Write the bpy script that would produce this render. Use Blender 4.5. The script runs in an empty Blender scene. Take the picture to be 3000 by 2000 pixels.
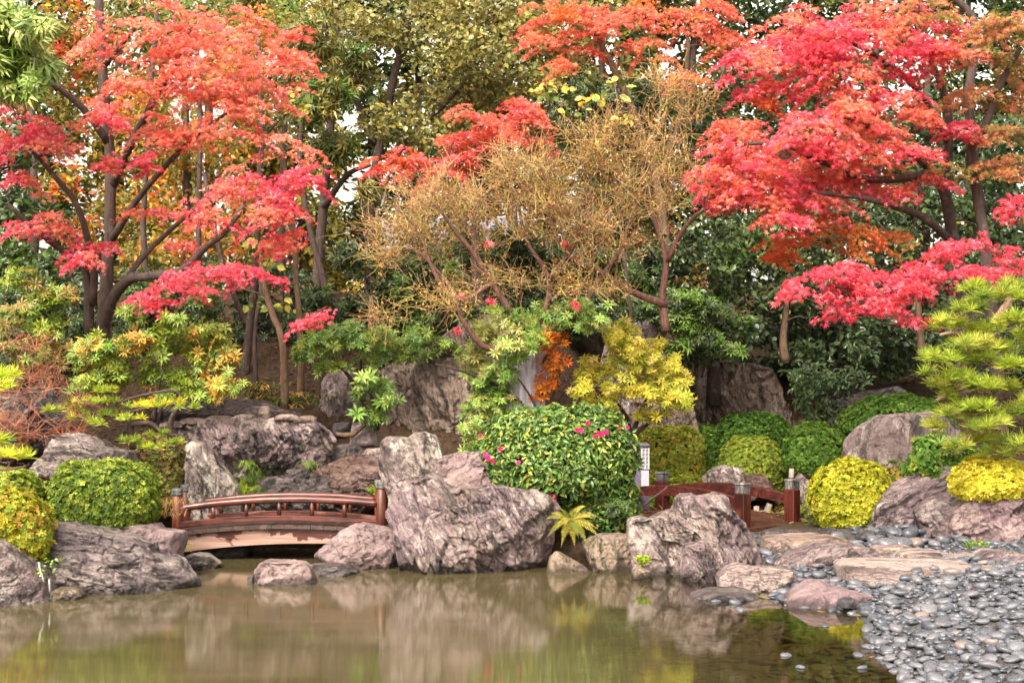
import bpy, math, random
import numpy as np
from mathutils import Vector
R = np.random.default_rng(7)
random.seed(7)
SC = bpy.context.scene
COL = SC.collection
PI = math.pi
F = 3231.0                        # focal length in pixels of a 2352 px wide picture
CAM_Z, HORIZON = 2.5, 900.0

def W(u, v, y):
    """world point seen at pixel (u, v) of the 2352 px picture when it stands y metres away"""
    return np.array([(u - 1176.0) * y / F, y, CAM_Z - (v - HORIZON) * y / F])

def crop(x0, y0, s):
    return lambda pts: [((x0 + s * a) * .784, (y0 + s * b) * .784) for a, b in pts]
c1 = crop(0, 1050, .3189); c2 = crop(750, 1050, .3189); c3 = crop(0, 1400, .3189)
c4 = crop(500, 1350, .3189); c5 = crop(1100, 1250, .3189); c6 = crop(1800, 1350, .2551)
c7 = crop(2000, 1500, .4252); cs = crop(0, 0, 1.0)

def lin(r, g, b, k=1.0):
    f = lambda c: (c / 255.0 / 12.92) if c <= 10 else ((c / 255.0 + .055) / 1.055) ** 2.4
    return (f(r) * k, f(g) * k, f(b) * k)

# ---------------------------------------------------------------- noise
def _h(ix, iy, iz, s):
    h = (ix.astype(np.uint32) * np.uint32(374761393) + iy.astype(np.uint32) * np.uint32(668265263)
         + iz.astype(np.uint32) * np.uint32(2147483647) + np.uint32((s * 974711) & 0xffffffff))
    h = (h ^ (h >> np.uint32(13))) * np.uint32(1274126177)
    h = (h ^ (h >> np.uint32(16))) * np.uint32(2246822519)
    return h ^ (h >> np.uint32(15))
_G = np.array([[1,1,0],[-1,1,0],[1,-1,0],[-1,-1,0],[1,0,1],[-1,0,1],[1,0,-1],[-1,0,-1],
               [0,1,1],[0,-1,1],[0,1,-1],[0,-1,-1],[1,1,0],[-1,1,0],[0,-1,1],[0,-1,-1]], float)
def pn(p, s=0):
    p = np.asarray(p, float)
    i = np.floor(p).astype(np.int64); f = p - i
    u = f * f * f * (f * (f * 6 - 15) + 10)
    out = 0
    for dx in (0, 1):
        for dy in (0, 1):
            for dz in (0, 1):
                g = _G[_h(i[:, 0] + dx, i[:, 1] + dy, i[:, 2] + dz, s) & np.uint32(15)]
                d = (g * (f - np.array([dx, dy, dz]))).sum(1)
                w = (u[:, 0] if dx else 1 - u[:, 0]) * (u[:, 1] if dy else 1 - u[:, 1]) * (u[:, 2] if dz else 1 - u[:, 2])
                out = out + w * d
    return out
def fbm(p, o=4, s=0, gain=.5):
    a, t, q = 1.0, 0, np.asarray(p, float)
    for k in range(o):
        t = t + a * pn(q, s + k * 17); q = q * 2.03 + 3.1; a *= gain
    return t
def ridged(p, o=3, s=0):
    a, t, q = 1.0, 0, np.asarray(p, float)
    for k in range(o):
        t = t + a * (1 - 2.2 * np.abs(pn(q, s + k * 31))); q = q * 2.1 + 1.7; a *= .5
    return t
def sst(a, b, x):
    t = np.clip((x - a) / (b - a), 0, 1); return t * t * (3 - 2 * t)

# ---------------------------------------------------------------- objects
def mk(name, V, FS, mat, parent=None, tint=None, smooth=False, org=(0, 0, 0), loc=None):
    V = np.asarray(V, float) - np.asarray(org, float)
    me = bpy.data.meshes.new(name)
    me.vertices.add(len(V)); me.vertices.foreach_set('co', V.astype(np.float32).ravel())
    FS = [np.asarray(f) for f in FS if len(f)]
    idx = np.concatenate([f.ravel() for f in FS]).astype(np.int32)
    tot = np.concatenate([np.full(len(f), f.shape[1]) for f in FS])
    st = np.concatenate([[0], np.cumsum(tot)[:-1]]).astype(np.int32)
    me.loops.add(len(idx)); me.loops.foreach_set('vertex_index', idx)
    me.polygons.add(len(tot)); me.polygons.foreach_set('loop_start', st)
    me.polygons.foreach_set('use_smooth', np.full(len(tot), smooth))
    me.update(calc_edges=True)
    if tint is not None:
        a = me.attributes.new('tint', 'FLOAT_COLOR', 'POINT')
        c = np.ones((len(V), 4), np.float32); c[:, :3] = tint
        a.data.foreach_set('color', c.ravel())
    me.materials.append(mat)
    o = bpy.data.objects.new(name, me); COL.objects.link(o)
    if parent is not None:
        o.parent = parent
    elif loc is None:
        o.location = org
    if loc is not None:
        o.location = loc
    return o
def tag(o, label, cat=None, group=None, kind=None):
    if label: o['label'] = label
    if cat: o['category'] = cat
    if group: o['group'] = group
    if kind: o['kind'] = kind
    return o
def thing(name, label, cat, loc, group=None, rz=0.0):
    o = bpy.data.objects.new(name, None); COL.objects.link(o)
    o.location = loc; o.rotation_euler = (0, 0, rz); o.empty_display_size = .2
    return tag(o, label, cat, group)

class MB:
    def __init__(s): s.V = []; s.F = {}; s.n = 0; s.T = []
    def add(s, V, FS, tint=None):
        V = np.asarray(V, float).reshape(-1, 3)
        for f in FS:
            f = np.asarray(f)
            if len(f): s.F.setdefault(f.shape[1], []).append(f + s.n)
        s.V.append(V); s.n += len(V)
        s.T.append(np.broadcast_to(np.asarray(tint if tint is not None else (1, 1, 1), float), (len(V), 3)))
        return s
    def box(s, c, d, rz=0.0, top=1.0, ch=0.0):
        """box centred at c with size d; ch chamfers the upright edges and the rims"""
        x, y, z = np.array(d) / 2.0
        if ch > 0:
            prof = [(-x + ch, -y), (x - ch, -y), (x, -y + ch), (x, y - ch), (x - ch, y), (-x + ch, y), (-x, y - ch), (-x, -y + ch)]
            rings = [(-z, (x - ch) / x, (y - ch) / y), (-z + ch, 1, 1), (z - ch, 1, 1), (z, (x - ch) / x, (y - ch) / y)]
        else:
            prof = [(-x, -y), (x, -y), (x, y), (-x, y)]; rings = [(-z, 1, 1), (z, top, top)]
        n = len(prof); V = []
        for zz, kx, ky in rings:
            V += [(a * kx, b * ky, zz) for a, b in prof]
        V = np.array(V); ca, sa = math.cos(rz), math.sin(rz)
        V = np.stack([V[:, 0] * ca - V[:, 1] * sa, V[:, 0] * sa + V[:, 1] * ca, V[:, 2]], 1) + np.array(c)
        q = [(r * n + i, r * n + (i + 1) % n, (r + 1) * n + (i + 1) % n, (r + 1) * n + i) for r in range(len(rings) - 1) for i in range(n)]
        m = (len(rings) - 1) * n
        return s.add(V, [np.array(q), np.array([list(range(n))[::-1]]), np.array([[m + i for i in range(n)]])])
    def tube(s, P, Rr, sides=8, tint=None):
        V, Q = tubes(np.asarray(P, float)[None], np.broadcast_to(np.asarray(Rr, float), (1, len(P))), sides)
        n = len(P)
        return s.add(V, [Q, np.array([list(range(sides))[::-1]]), np.array([[(n - 1) * sides + i for i in range(sides)]])], tint)
    def sweep(s, P, prof, right):
        """sweep profile (a along right, b along the path's up) along P"""
        P = np.asarray(P, float); r = np.asarray(right, float); r = r / np.linalg.norm(r); n = len(prof)
        T = np.gradient(P, axis=0); T /= np.linalg.norm(T, axis=1)[:, None]
        U = np.cross(r, T); U *= np.sign(U[:, 2:3])
        V = np.concatenate([[P[i] + a * r + b * U[i] for a, b in prof] for i in range(len(P))])
        q = [(i * n + j, i * n + (j + 1) % n, (i + 1) * n + (j + 1) % n, (i + 1) * n + j) for i in range(len(P) - 1) for j in range(n)]
        m = (len(P) - 1) * n
        return s.add(V, [np.array(q), np.array([list(range(n))]), np.array([[m + j for j in range(n)][::-1]])])
    def build(s, name, mat, parent=None, smooth=False, org=(0, 0, 0), loc=None):
        return mk(name, np.concatenate(s.V), [np.concatenate(f) for f in s.F.values()], mat, parent, np.concatenate(s.T), smooth, org, loc)

def tubes(P, Rr, sides=4):
    """m tubes of n points each: P (m,n,3), Rr (m,n) -> verts, quads"""
    P = np.asarray(P, float); m, n, _ = P.shape
    T = np.gradient(P, axis=1); T /= (np.linalg.norm(T, axis=2)[..., None] + 1e-9)
    ref = np.where(np.abs(T[:, :1, 2:3]) > .8, np.array([[[1., 0, 0]]]), np.array([[[0, 0, 1.]]]))
    A = np.cross(T, np.broadcast_to(ref, T.shape)); A /= (np.linalg.norm(A, axis=2)[..., None] + 1e-9)
    B = np.cross(T, A)
    a = np.arange(sides) * 2 * PI / sides
    V = P[:, :, None] + Rr[:, :, None, None] * (np.cos(a)[:, None] * A[:, :, None] + np.sin(a)[:, None] * B[:, :, None])
    base = (np.arange(m) * n * sides)[:, None, None] + (np.arange(n - 1) * sides)[None, :, None]
    j = np.arange(sides); k = (j + 1) % sides
    Q = np.stack([base + j, base + k, base + sides + k, base + sides + j], -1)
    return V.reshape(-1, 3), Q.reshape(-1, 4)

# ---------------------------------------------------------------- leaves
def unit(v): return v / (np.linalg.norm(v, axis=-1, keepdims=True) + 1e-9)
def rdir(n): return unit(R.normal(size=(n, 3)))
def scatter(C, N, size, tmpl, col, A=None):
    """place template (verts, [faces]) at C with normal N, size and colour per copy -> V, F, tint"""
    n = len(C); tv, tf = tmpl
    N = unit(N)
    if A is None: A = rdir(n)
    A = unit(A - (A * N).sum(1)[:, None] * N); B = np.cross(N, A)
    sz = np.broadcast_to(np.asarray(size, float), (n,))[:, None, None]
    V = C[:, None] + sz * (tv[None, :, 0:1] * A[:, None] + tv[None, :, 1:2] * B[:, None] + tv[None, :, 2:3] * N[:, None])
    k = len(tv); off = (np.arange(n) * k)[:, None, None]
    FS = [(off + np.asarray(f)[None]).reshape(-1, np.asarray(f).shape[1]) for f in tf]
    T = np.repeat(np.asarray(col, float), k, axis=0)
    return V.reshape(-1, 3), FS, T
def t_diamond(w=.45, bend=.12):
    return (np.array([(0, 0, 0), (.5, -w / 2, bend), (1, 0, -bend), (.5, w / 2, bend)], float), [np.array([(0, 1, 2, 3)])])
def t_leaf(w=.42, fold=.08, droop=.12):
    v = [(0, 0, 0), (.28, -w * .46, fold), (.62, -w * .44, fold - droop * .3), (1, 0, -droop), (.62, w * .44, fold - droop * .3), (.28, w * .46, fold), (.5, 0, 0)]
    return (np.array(v, float), [np.array([(0, 1, 2, 6), (6, 2, 3, 4), (0, 6, 4, 5)])])
def t_rosette(k=9, w=.25, lift=.25, droop=.15, tmpl=None):
    V, Q = [], []
    for i in range(k):
        a = 2 * PI * i / k + R.uniform(-.25, .25); l = R.uniform(.75, 1.05); lf = lift + R.uniform(-.15, .2)
        c, s = math.cos(a), math.sin(a); b = len(V)
        for x, y, z in ((.06, 0, 0), (.5, -w / 2, lf * .6 + .05), (1, 0, lf - droop), (.5, w / 2, lf * .6 + .05), (.52, 0, lf * .6)):
            x *= l; V.append((x * c - y * s, x * s + y * c, z * l))
        Q += [(b, b + 1, b + 2, b + 4), (b, b + 4, b + 2, b + 3)]
    return (np.array(V), [np.array(Q)])
def t_tinyrose(k=5, w=.5):
    V, Q = [], []
    for i in range(k):
        a = 2 * PI * i / k + R.uniform(-.3, .3); l = R.uniform(.7, 1.05); c, s = math.cos(a), math.sin(a); b = len(V)
        for x, y, z in ((0, 0, 0), (.55, -w / 2, .22), (1, 0, .3), (.55, w / 2, .22)):
            x *= l; V.append((x * c - y * s, x * s + y * c, z))
        Q.append((b, b + 1, b + 2, b + 3))
    return (np.array(V), [np.array(Q)])
def t_maple():
    tips = [(-115, .62), (-62, .9), (-18, 1.0), (25, 1.0), (68, .9), (118, .6)]
    V = [(0, 0, 0)]; Q = []
    ang = [t[0] for t in tips]
    val = [-160] + [(ang[i] + ang[i + 1]) / 2 for i in range(5)] + [160]
    for a in val:
        r = .24; V.append((r * math.cos(math.radians(a)), r * math.sin(math.radians(a)), .02))
    for i, (a, l) in enumerate(tips):
        V.append((l * math.cos(math.radians(a)), l * math.sin(math.radians(a)), -.16)); Q.append((0, 1 + i, 8 + i, 2 + i))
    V = np.array(V, float); return (V * .62, [np.array(Q)])
MAPLE = t_maple(); DIAM = t_diamond(); LEAF = t_leaf(); ROUND = t_leaf(.7, .05, .05)
ROSE = [t_rosette() for _ in range(4)]; TROSE = [t_tinyrose() for _ in range(4)]
DROOP = [t_rosette(8, .26, -.25, .55) for _ in range(3)]
def pick(pal, n, P=None, f=1.0, s=3, jit=.12):
    """a colour per leaf: neighbours share a palette colour, with jitter"""
    pal = np.array(pal, float)
    if P is None: k = R.integers(0, len(pal), n)
    else:
        g = fbm(P * f, 2, s) * 1.5 + .5 + R.normal(0, .22, n)
        k = np.clip((g * len(pal)).astype(int), 0, len(pal) - 1)
    c = pal[k] * np.exp(R.normal(0, jit, (n, 1))) * (1 + R.normal(0, .05, (n, 3)))
    return np.clip(c, 0.002, .95)
def ell(c, r, n, clump=.0, f=1.6, s=0, zf=2.2, edge=True):
    """points in an ellipsoid with ragged edge and gaps"""
    P = np.zeros((0, 3))
    while len(P) < n:
        q = unit(R.normal(size=(4 * n + 20, 3))) * (R.random((4 * n + 20, 1)) ** .42)
        w = np.asarray(c) + q * np.asarray(r)
        k = fbm(w * np.array([f, f, f * zf]), 3, s)
        rad = np.linalg.norm(q, axis=1)
        keep = k > clump - .25 + (.55 * rad ** 3 if edge else 0) - .28
        w = w[keep]
        if len(w) == 0: clump -= .2; continue
        P = np.concatenate([P, w])
        if keep.mean() < .02: clump -= .1
    return P[:n]
# ---------------------------------------------------------------- materials
class NT:
    def __init__(s, name):
        s.m = bpy.data.materials.new(name); s.m.use_nodes = True
        s.t = s.m.node_tree; s.t.nodes.clear(); s.out = s.n('ShaderNodeOutputMaterial')
    def n(s, typ, **kw):
        nd = s.t.nodes.new(typ)
        for k, v in kw.items():
            if k.startswith('_'): setattr(nd, k[1:], v)
            else: s.set(nd, k, v)
        return nd
    def set(s, nd, k, v):
        key = int(k[1:]) if k[0] == 'i' and k[1:].isdigit() else k.replace('__', ' ')
        inp = nd.inputs[key]
        if isinstance(v, bpy.types.NodeSocket): s.t.links.new(v, inp)
        elif isinstance(v, bpy.types.Node): s.t.links.new(v.outputs[0], inp)
        else:
            if inp.type == 'RGBA' and len(v) == 3: v = (*v, 1)
            inp.default_value = v
    def link(s, a, b): s.t.links.new(a, b)
    def mapr(s, x, a, b, c=0., d=1.):
        return s.n('ShaderNodeMapRange', i0=x, i1=a, i2=b, i3=c, i4=d).outputs[0]
    def mix(s, f, a, b, mode='MIX'):
        nd = s.n('ShaderNodeMix', _data_type='RGBA', _blend_type=mode)
        s.set(nd, 'i0', f); s.set(nd, 'i6', a); s.set(nd, 'i7', b); return nd.outputs[2]
    def math(s, op, a, b=0.0):
        return s.n('ShaderNodeMath', _operation=op, i0=a, i1=b).outputs[0]
    def noise(s, vec, scale, detail=4, rough=.55, dist=0.):
        nd = s.n('ShaderNodeTexNoise', Scale=scale, Detail=detail, Roughness=rough, Distortion=dist)
        if vec is not None: s.set(nd, 'Vector', vec)
        return nd.outputs[0]
    def coords(s, scale=(1, 1, 1), rot=(0, 0, 0), shift=True):
        tc = s.n('ShaderNodeTexCoord').outputs['Object']
        if shift:
            oi = s.n('ShaderNodeObjectInfo').outputs['Random']
            k = s.math('MULTIPLY', oi, 37.0)
            tc = s.n('ShaderNodeVectorMath', _operation='ADD', i0=tc, i1=s.n('ShaderNodeCombineXYZ', X=k, Y=k, Z=k).outputs[0]).outputs[0]
        r = s.n('ShaderNodeVectorRotate', _rotation_type='EULER_XYZ', Vector=tc, Rotation=rot).outputs[0]
        return s.n('ShaderNodeVectorMath', _operation='MULTIPLY', i0=r, i1=scale).outputs[0]
    def bsdf(s, col, rough=.6, spec=.5, normal=None, **kw):
        b = s.n('ShaderNodeBsdfPrincipled', Roughness=rough)
        s.set(b, 'Base Color', col); s.set(b, 'Specular IOR Level', spec)
        if normal is not None: s.set(b, 'Normal', normal)
        return b
    def bump(s, h, dist=.02, strength=.6, normal=None):
        b = s.n('ShaderNodeBump', Strength=strength, Distance=dist, Height=h)
        if normal is not None: s.set(b, 'Normal', normal)
        return b.outputs[0]
    def done(s, sh):
        s.link(sh.outputs[0] if isinstance(sh, bpy.types.Node) else sh, s.out.inputs[0]); return s.m

def leaf_mat(name, rough=.5, spec=.3, trans=.35, glow=(1.15, 1.1, .8)):
    t = NT(name)
    c = t.n('ShaderNodeAttribute', _attribute_name='tint').outputs['Color']
    b = t.bsdf(c, rough, spec)
    tr = t.n('ShaderNodeBsdfTranslucent', Color=t.mix(1.0, c, (*glow, 1), 'MULTIPLY'))
    return t.done(t.n('ShaderNodeMixShader', i0=trans, i1=b.outputs[0], i2=tr.outputs[0]))

def rock_mat(name, A, B, dark, light, rot=(0, 0, 0), along=1.2, across=9.0, stripe=.6, lichen=.5, rough=.6, moss=0.0, wet=True):
    t = NT(name)
    A = tuple(x * .80 for x in A); B = tuple(x * .80 for x in B); dark = tuple(x * .62 for x in dark); light = tuple(x * .88 for x in light)
    P = t.coords()
    S = t.coords((along, across * .6, across), rot)
    warpc = t.n('ShaderNodeTexNoise', Vector=P, Scale=1.7, Detail=5).outputs['Color']
    W1 = t.n('ShaderNodeVectorMath', _operation='MULTIPLY', i0=warpc, i1=(.5, 2.4, 2.4)).outputs[0]
    SW = t.n('ShaderNodeVectorMath', _operation='ADD', i0=S, i1=W1).outputs[0]
    big = t.noise(P, 1.1, 5, .6)
    col = t.mix(t.mapr(big, .4, .6), A, B)
    st = t.noise(SW, .8, 8, .72)
    st2 = t.noise(SW, 2.6, 6, .7)
    fine = t.noise(P, 16, 8, .75)
    grain = t.noise(P, 48, 4, .7)
    patch = t.noise(P, 1.4, 3, .5)
    sA = t.math('MULTIPLY', t.mapr(patch, .3, .55, .55, 1.0), stripe)
    col = t.mix(t.math('MULTIPLY', t.mapr(st, .49, .38), sA), col, dark)
    col = t.mix(t.math('MULTIPLY', t.mapr(st, .54, .66), t.math('MULTIPLY', sA, .75)), col, light)
    col = t.mix(t.math('MULTIPLY', t.mapr(st2, .47, .36), t.math('MULTIPLY', sA, .9)), col, dark)
    col = t.mix(t.math('MULTIPLY', t.mapr(st2, .56, .66), t.math('MULTIPLY', sA, .55)), col, light)
    S2 = t.coords((along * .9, 3.2, 3.4), rot)
    S2 = t.n('ShaderNodeVectorMath', _operation='ADD', i0=S2, i1=t.n('ShaderNodeVectorMath', _operation='SCALE', i0=warpc, Scale=.8).outputs[0]).outputs[0]
    li = t.noise(S2, 1.2, 10, .72)
    col = t.mix(t.math('MULTIPLY', t.mapr(li, .53, .58), lichen), col, light)
    li2 = t.noise(t.n('ShaderNodeVectorMath', _operation='ADD', i0=S2, i1=(7.3, 2.1, 4.4)).outputs[0], 1.0, 10, .74)
    col = t.mix(t.math('MULTIPLY', t.mapr(li2, .46, .40), .8), col, dark)
    col = t.mix(t.mapr(fine, .46, .34, 0, .7), col, dark)
    col = t.mix(t.mapr(fine, .58, .7, 0, .5), col, light)
    col = t.mix(t.mapr(grain, .45, .3, 0, .6), col, dark)
    vo = t.n('ShaderNodeTexVoronoi', _feature='DISTANCE_TO_EDGE', Scale=.9)
    t.set(vo, 'Vector', t.n('ShaderNodeVectorMath', _operation='ADD', i0=S, i1=t.n('ShaderNodeVectorMath', _operation='SCALE', i0=t.n('ShaderNodeTexNoise', Vector=P, Scale=4, Detail=7, Roughness=.7).outputs['Color'], Scale=1.6).outputs[0]).outputs[0])
    crack = t.math('MULTIPLY', t.mapr(vo.outputs[0], .0, .045, 1, 0), t.mapr(patch, .47, .56))
    col = t.mix(t.math('MULTIPLY', crack, .75), col, dark)
    if moss:
        mo = t.math('MULTIPLY', t.mapr(t.noise(P, 4.5, 7, .7), .55, .62), moss)
        col = t.mix(mo, col, lin(120, 120, 40, .5))
    rg = t.mapr(st, .35, .65, rough - .15, rough + .15)
    if wet:
        z = t.n('ShaderNodeSeparateXYZ', Vector=t.n('ShaderNodeNewGeometry').outputs['Position']).outputs['Z']
        zz = t.math('ADD', z, t.mapr(li, .3, .7, -.08, .08))
        wf = t.mapr(zz, .04, .12, 1, 0)
        col = t.mix(t.math('MULTIPLY', wf, .75), col, (dark[0] * .55, dark[1] * .5, dark[2] * .42))
        rg = t.math('SUBTRACT', rg, t.math('MULTIPLY', wf, .25))
    n1 = t.bump(t.math('ADD', st, t.math('MULTIPLY', st2, .5)), .10, 1.0)
    n2 = t.bump(t.math('SUBTRACT', fine, t.math('MULTIPLY', crack, .9)), .05, 1.0, n1)
    n3 = t.bump(grain, .012, .8, n2)
    return t.done(t.bsdf(col, rg, .45, n3))

def wood_mat(name, base, dark, pale, axis='Z', rough=.4, pale_amt=.5, spec=.5):
    t = NT(name)
    sc = {'Z': (26, 26, 1.6), 'X': (1.6, 26, 26), 'Y': (26, 1.6, 26)}[axis]
    P = t.coords(shift=True); G = t.coords(sc)
    g = t.noise(G, 1.0, 6, .7); big = t.noise(P, 3.0, 5, .6)
    col = t.mix(t.mapr(g, .54, .36), base, dark)
    col = t.mix(t.mapr(big, .48, .66, 0, .75), col, dark)
    peel = t.noise(t.coords(tuple(max(2.0, s * .28) for s in sc)), 1.0, 5, .6)
    col = t.mix(t.math('MULTIPLY', t.mapr(peel, .6, .66), pale_amt), col, pale)
    return t.done(t.bsdf(col, t.mapr(g, .3, .7, rough - .1, rough + .15), spec, t.bump(g, .006, .7)))

def bark_mat(name, a, b, rough=.8):
    t = NT(name); P = t.coords((9, 9, 2.2)); Q = t.coords()
    g = t.noise(P, 2.0, 6, .7); big = t.noise(Q, 1.5, 4)
    col = t.mix(t.mapr(g, .35, .65), a, b)
    col = t.mix(t.mapr(t.noise(Q, 4, 6, .7), .58, .68, 0, .5), col, (.22, .2, .17))
    return t.done(t.bsdf(col, rough, .3, t.bump(g, .03, .9)))

def plain_mat(name, col, rough=.6, spec=.4, var=.35, scale=8, bump=.004, metal=0.0):
    t = NT(name); P = t.coords()
    g = t.noise(P, scale, 6, .65)
    c = t.mix(t.mapr(g, .3, .7), tuple(x * (1 - var) for x in col), tuple(min(.95, x * (1 + var)) for x in col))
    b = t.bsdf(c, rough, spec, t.bump(t.noise(P, scale * 4, 4), bump, .6)); b.inputs['Metallic'].default_value = metal
    return t.done(b)

M = {}
PUR, WARM, DK, LT = lin(160, 134, 142), lin(170, 146, 142), lin(54, 46, 48), lin(226, 212, 204)
M['rock_hero'] = rock_mat('schist_rock_steep', PUR, WARM, DK, LT, (0, math.radians(-58), 0), .9, 9, .85, .55)
M['rock_flat'] = rock_mat('schist_rock_layered', lin(142, 124, 130), lin(166, 148, 142), DK, LT, (0, math.radians(-6), 0), .8, 11, .95, .4)
M['rock_pink'] = rock_mat('pink_rock', lin(166, 138, 144), lin(180, 154, 152), lin(92, 72, 76), lin(224, 200, 196), (0, math.radians(25), 0), 1.2, 6, .4, .3)
M['rock_pale'] = rock_mat('pale_lichen_rock', lin(160, 138, 138), lin(190, 172, 164), lin(72, 60, 60), lin(232, 222, 212), (0, math.radians(-65), 0), 1.0, 7, .6, .9)
M['rock_brown'] = rock_mat('brown_cliff_rock', lin(166, 142, 134), lin(180, 156, 142), lin(72, 62, 60), lin(218, 200, 188), (0, math.radians(-80), 0), .8, 8, .7, .35, wet=False)
M['rock_dark'] = rock_mat('dark_wet_rock', lin(96, 88, 94), lin(122, 108, 106), lin(42, 38, 42), lin(172, 160, 158), (0, math.radians(15), 0), .9, 10, .8, .25, rough=.4, wet=False)
M['rock_rust'] = rock_mat('rusty_wet_rock', lin(110, 80, 74), lin(128, 98, 88), lin(42, 32, 34), lin(176, 152, 146), (0, math.radians(-12), 0), .9, 9, .8, .3, rough=.42, wet=False)
M['rock_granite'] = rock_mat('granite_rock', lin(172, 150, 152), lin(182, 160, 156), lin(96, 82, 86), lin(228, 214, 208), (0, math.radians(90), 0), 1.3, 5, .5, .75, wet=False)
M['rock_slant'] = rock_mat('schist_rock_slanting', lin(146, 124, 132), lin(162, 138, 140), DK, LT, (0, math.radians(28), 0), .8, 11, .9, .4, wet=False)
M['rock_moss'] = rock_mat('mossy_pale_rock', lin(172, 148, 138), lin(186, 162, 140), lin(80, 66, 58), lin(224, 206, 186), (0, math.radians(-80), 0), 1.0, 9, .6, .4, moss=.9)
M['stone_tan'] = rock_mat('tan_stone', lin(186, 158, 142), lin(176, 150, 148), lin(104, 84, 80), lin(222, 204, 192), (0, 0, 0), 1.2, 6, .4, .5, wet=False)
M['slab'] = rock_mat('pale_layered_slab', lin(196, 170, 168), lin(206, 184, 176), lin(96, 76, 76), lin(232, 216, 208), (0, math.radians(-3), 0), .7, 12, .7, .5, wet=False)
M['stone_dark'] = rock_mat('slate_flagstone', lin(98, 94, 104), lin(116, 104, 108), lin(44, 42, 48), lin(160, 154, 158), (0, 0, 0), 1.2, 6, .5, .2, rough=.35, wet=False)

def pebble_mat():
    t = NT('river_pebble'); oi = t.n('ShaderNodeObjectInfo').outputs['Random']
    at = t.n('ShaderNodeAttribute', _attribute_name='tint').outputs['Color']
    P = t.coords()
    c = t.mix(t.mapr(oi, .15, .85), lin(62, 66, 76), lin(98, 97, 105))
    c = t.mix(t.mapr(oi, .93, .96), c, lin(116, 102, 98))
    c = t.mix(1.0, c, at, 'MULTIPLY')
    c = t.mix(t.mapr(t.noise(P, 9, 6, .7), .5, .7, 0, .5), c, lin(164, 160, 166))
    c = t.mix(t.mapr(t.noise(P, 30, 5, .7), .45, .3, 0, .6), c, lin(60, 60, 68))
    return t.done(t.bsdf(c, t.mapr(t.noise(P, 4, 3), .3, .7, .22, .45), .6, t.bump(t.noise(P, 25, 5), .004, .6)))
M['pebble'] = pebble_mat()
def bed_mat():
    t = NT('pond_bed_stone'); at = t.n('ShaderNodeAttribute', _attribute_name='tint').outputs['Color']
    return t.done(t.bsdf(t.mix(1.0, at, t.mix(t.noise(t.coords(), 6, 5), (.6, .6, .6), (1.4, 1.4, 1.4)), 'MULTIPLY'), .6))
M['bed'] = bed_mat()

RED1, RED2, RED3 = lin(120, 44, 32), lin(66, 26, 20), lin(196, 160, 140)
M['bridge_x'] = wood_mat('red_brown_wood_rail', lin(98, 50, 42), lin(46, 24, 22), lin(150, 108, 100), 'X', .3, .5)
M['bridge_post'] = wood_mat('red_brown_wood_post', lin(104, 52, 34), lin(50, 24, 20), lin(176, 140, 104), 'Z', .42, .8)
M['bridge_dark'] = wood_mat('deep_red_wood', lin(80, 34, 26), lin(38, 16, 14), lin(112, 66, 54), 'Z', .32, .45)
M['bridge_rail_dark'] = wood_mat('deep_red_wood_rail', lin(76, 32, 28), lin(36, 16, 14), lin(112, 70, 70), 'X', .32, .4)
M['plank'] = wood_mat('wet_deck_plank', lin(80, 60, 54), lin(36, 28, 26), lin(116, 92, 84), 'Y', .45, .4)
M['plank_red'] = wood_mat('reddish_deck_plank', lin(84, 48, 38), lin(44, 26, 22), lin(120, 92, 82), 'X', .35, .4)
M['cap'] = wood_mat('weathered_post_cap', lin(100, 98, 98), lin(48, 48, 50), lin(150, 140, 128), 'Z', .5, .6)
M['stake'] = wood_mat('grey_wooden_stake', lin(168, 148, 138), lin(90, 76, 70), lin(214, 200, 192), 'Z', .7, .6)
def girder_mat():
    t = NT('peeling_girder'); P = t.coords((2.4, 2.4, 3.5), shift=False); G = t.coords((1.4, 20, 30), shift=False)
    n = t.noise(P, 1.25, 4, .55, .5); g = t.noise(G, 1.0, 5, .65)
    z = t.n('ShaderNodeSeparateXYZ', Vector=t.n('ShaderNodeTexCoord').outputs['Object']).outputs['Z']
    f = t.mapr(t.math('ADD', n, t.math('MULTIPLY', z, 1.1)), .90, .94)
    pale = t.mix(t.mapr(g, .35, .65), lin(138, 104, 94), lin(172, 142, 130))
    red = t.mix(t.mapr(g, .35, .65), lin(58, 26, 22), lin(96, 48, 42))
    return t.done(t.bsdf(t.mix(f, pale, red), .5, .4, t.bump(g, .004, .5)))
M['girder'] = girder_mat()

M['bark_dark'] = bark_mat('dark_bark', lin(58, 46, 44), lin(88, 72, 66))
M['bark_mid'] = bark_mat('brown_bark', lin(84, 64, 52), lin(122, 98, 80))
M['bark_red'] = bark_mat('reddish_bark', lin(90, 58, 52), lin(140, 104, 94))
M['bark_pine'] = bark_mat('pine_bark', lin(96, 68, 60), lin(170, 138, 126))
def twig_mat():
    t = NT('thin_twig'); c = t.n('ShaderNodeAttribute', _attribute_name='tint').outputs['Color']
    return t.done(t.bsdf(c, .6, .3))
M['twig'] = twig_mat()
M['leaf'] = leaf_mat('matt_leaf', .55, .25, .35)
M['maple'] = leaf_mat('maple_leaf', .45, .45, .42, (1.1, 1.02, 1.0))
M['gloss'] = leaf_mat('glossy_leaf', .34, .5, .22)
M['needle'] = leaf_mat('pine_needle', .5, .3, .3)
M['flower'] = leaf_mat('pink_petal', .5, .2, .35, (1.1, .9, 1.1))
M['dry'] = leaf_mat('dry_leaf', .75, .15, .2)
M['iron'] = plain_mat('black_iron', (.02, .02, .022), .5)
M['tube'] = plain_mat('grey_tube', (.42, .42, .44), .5)
M['white_paint'] = plain_mat('peeling_white_paint', lin(206, 200, 214), .6, .3, .3, 14)
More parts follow.
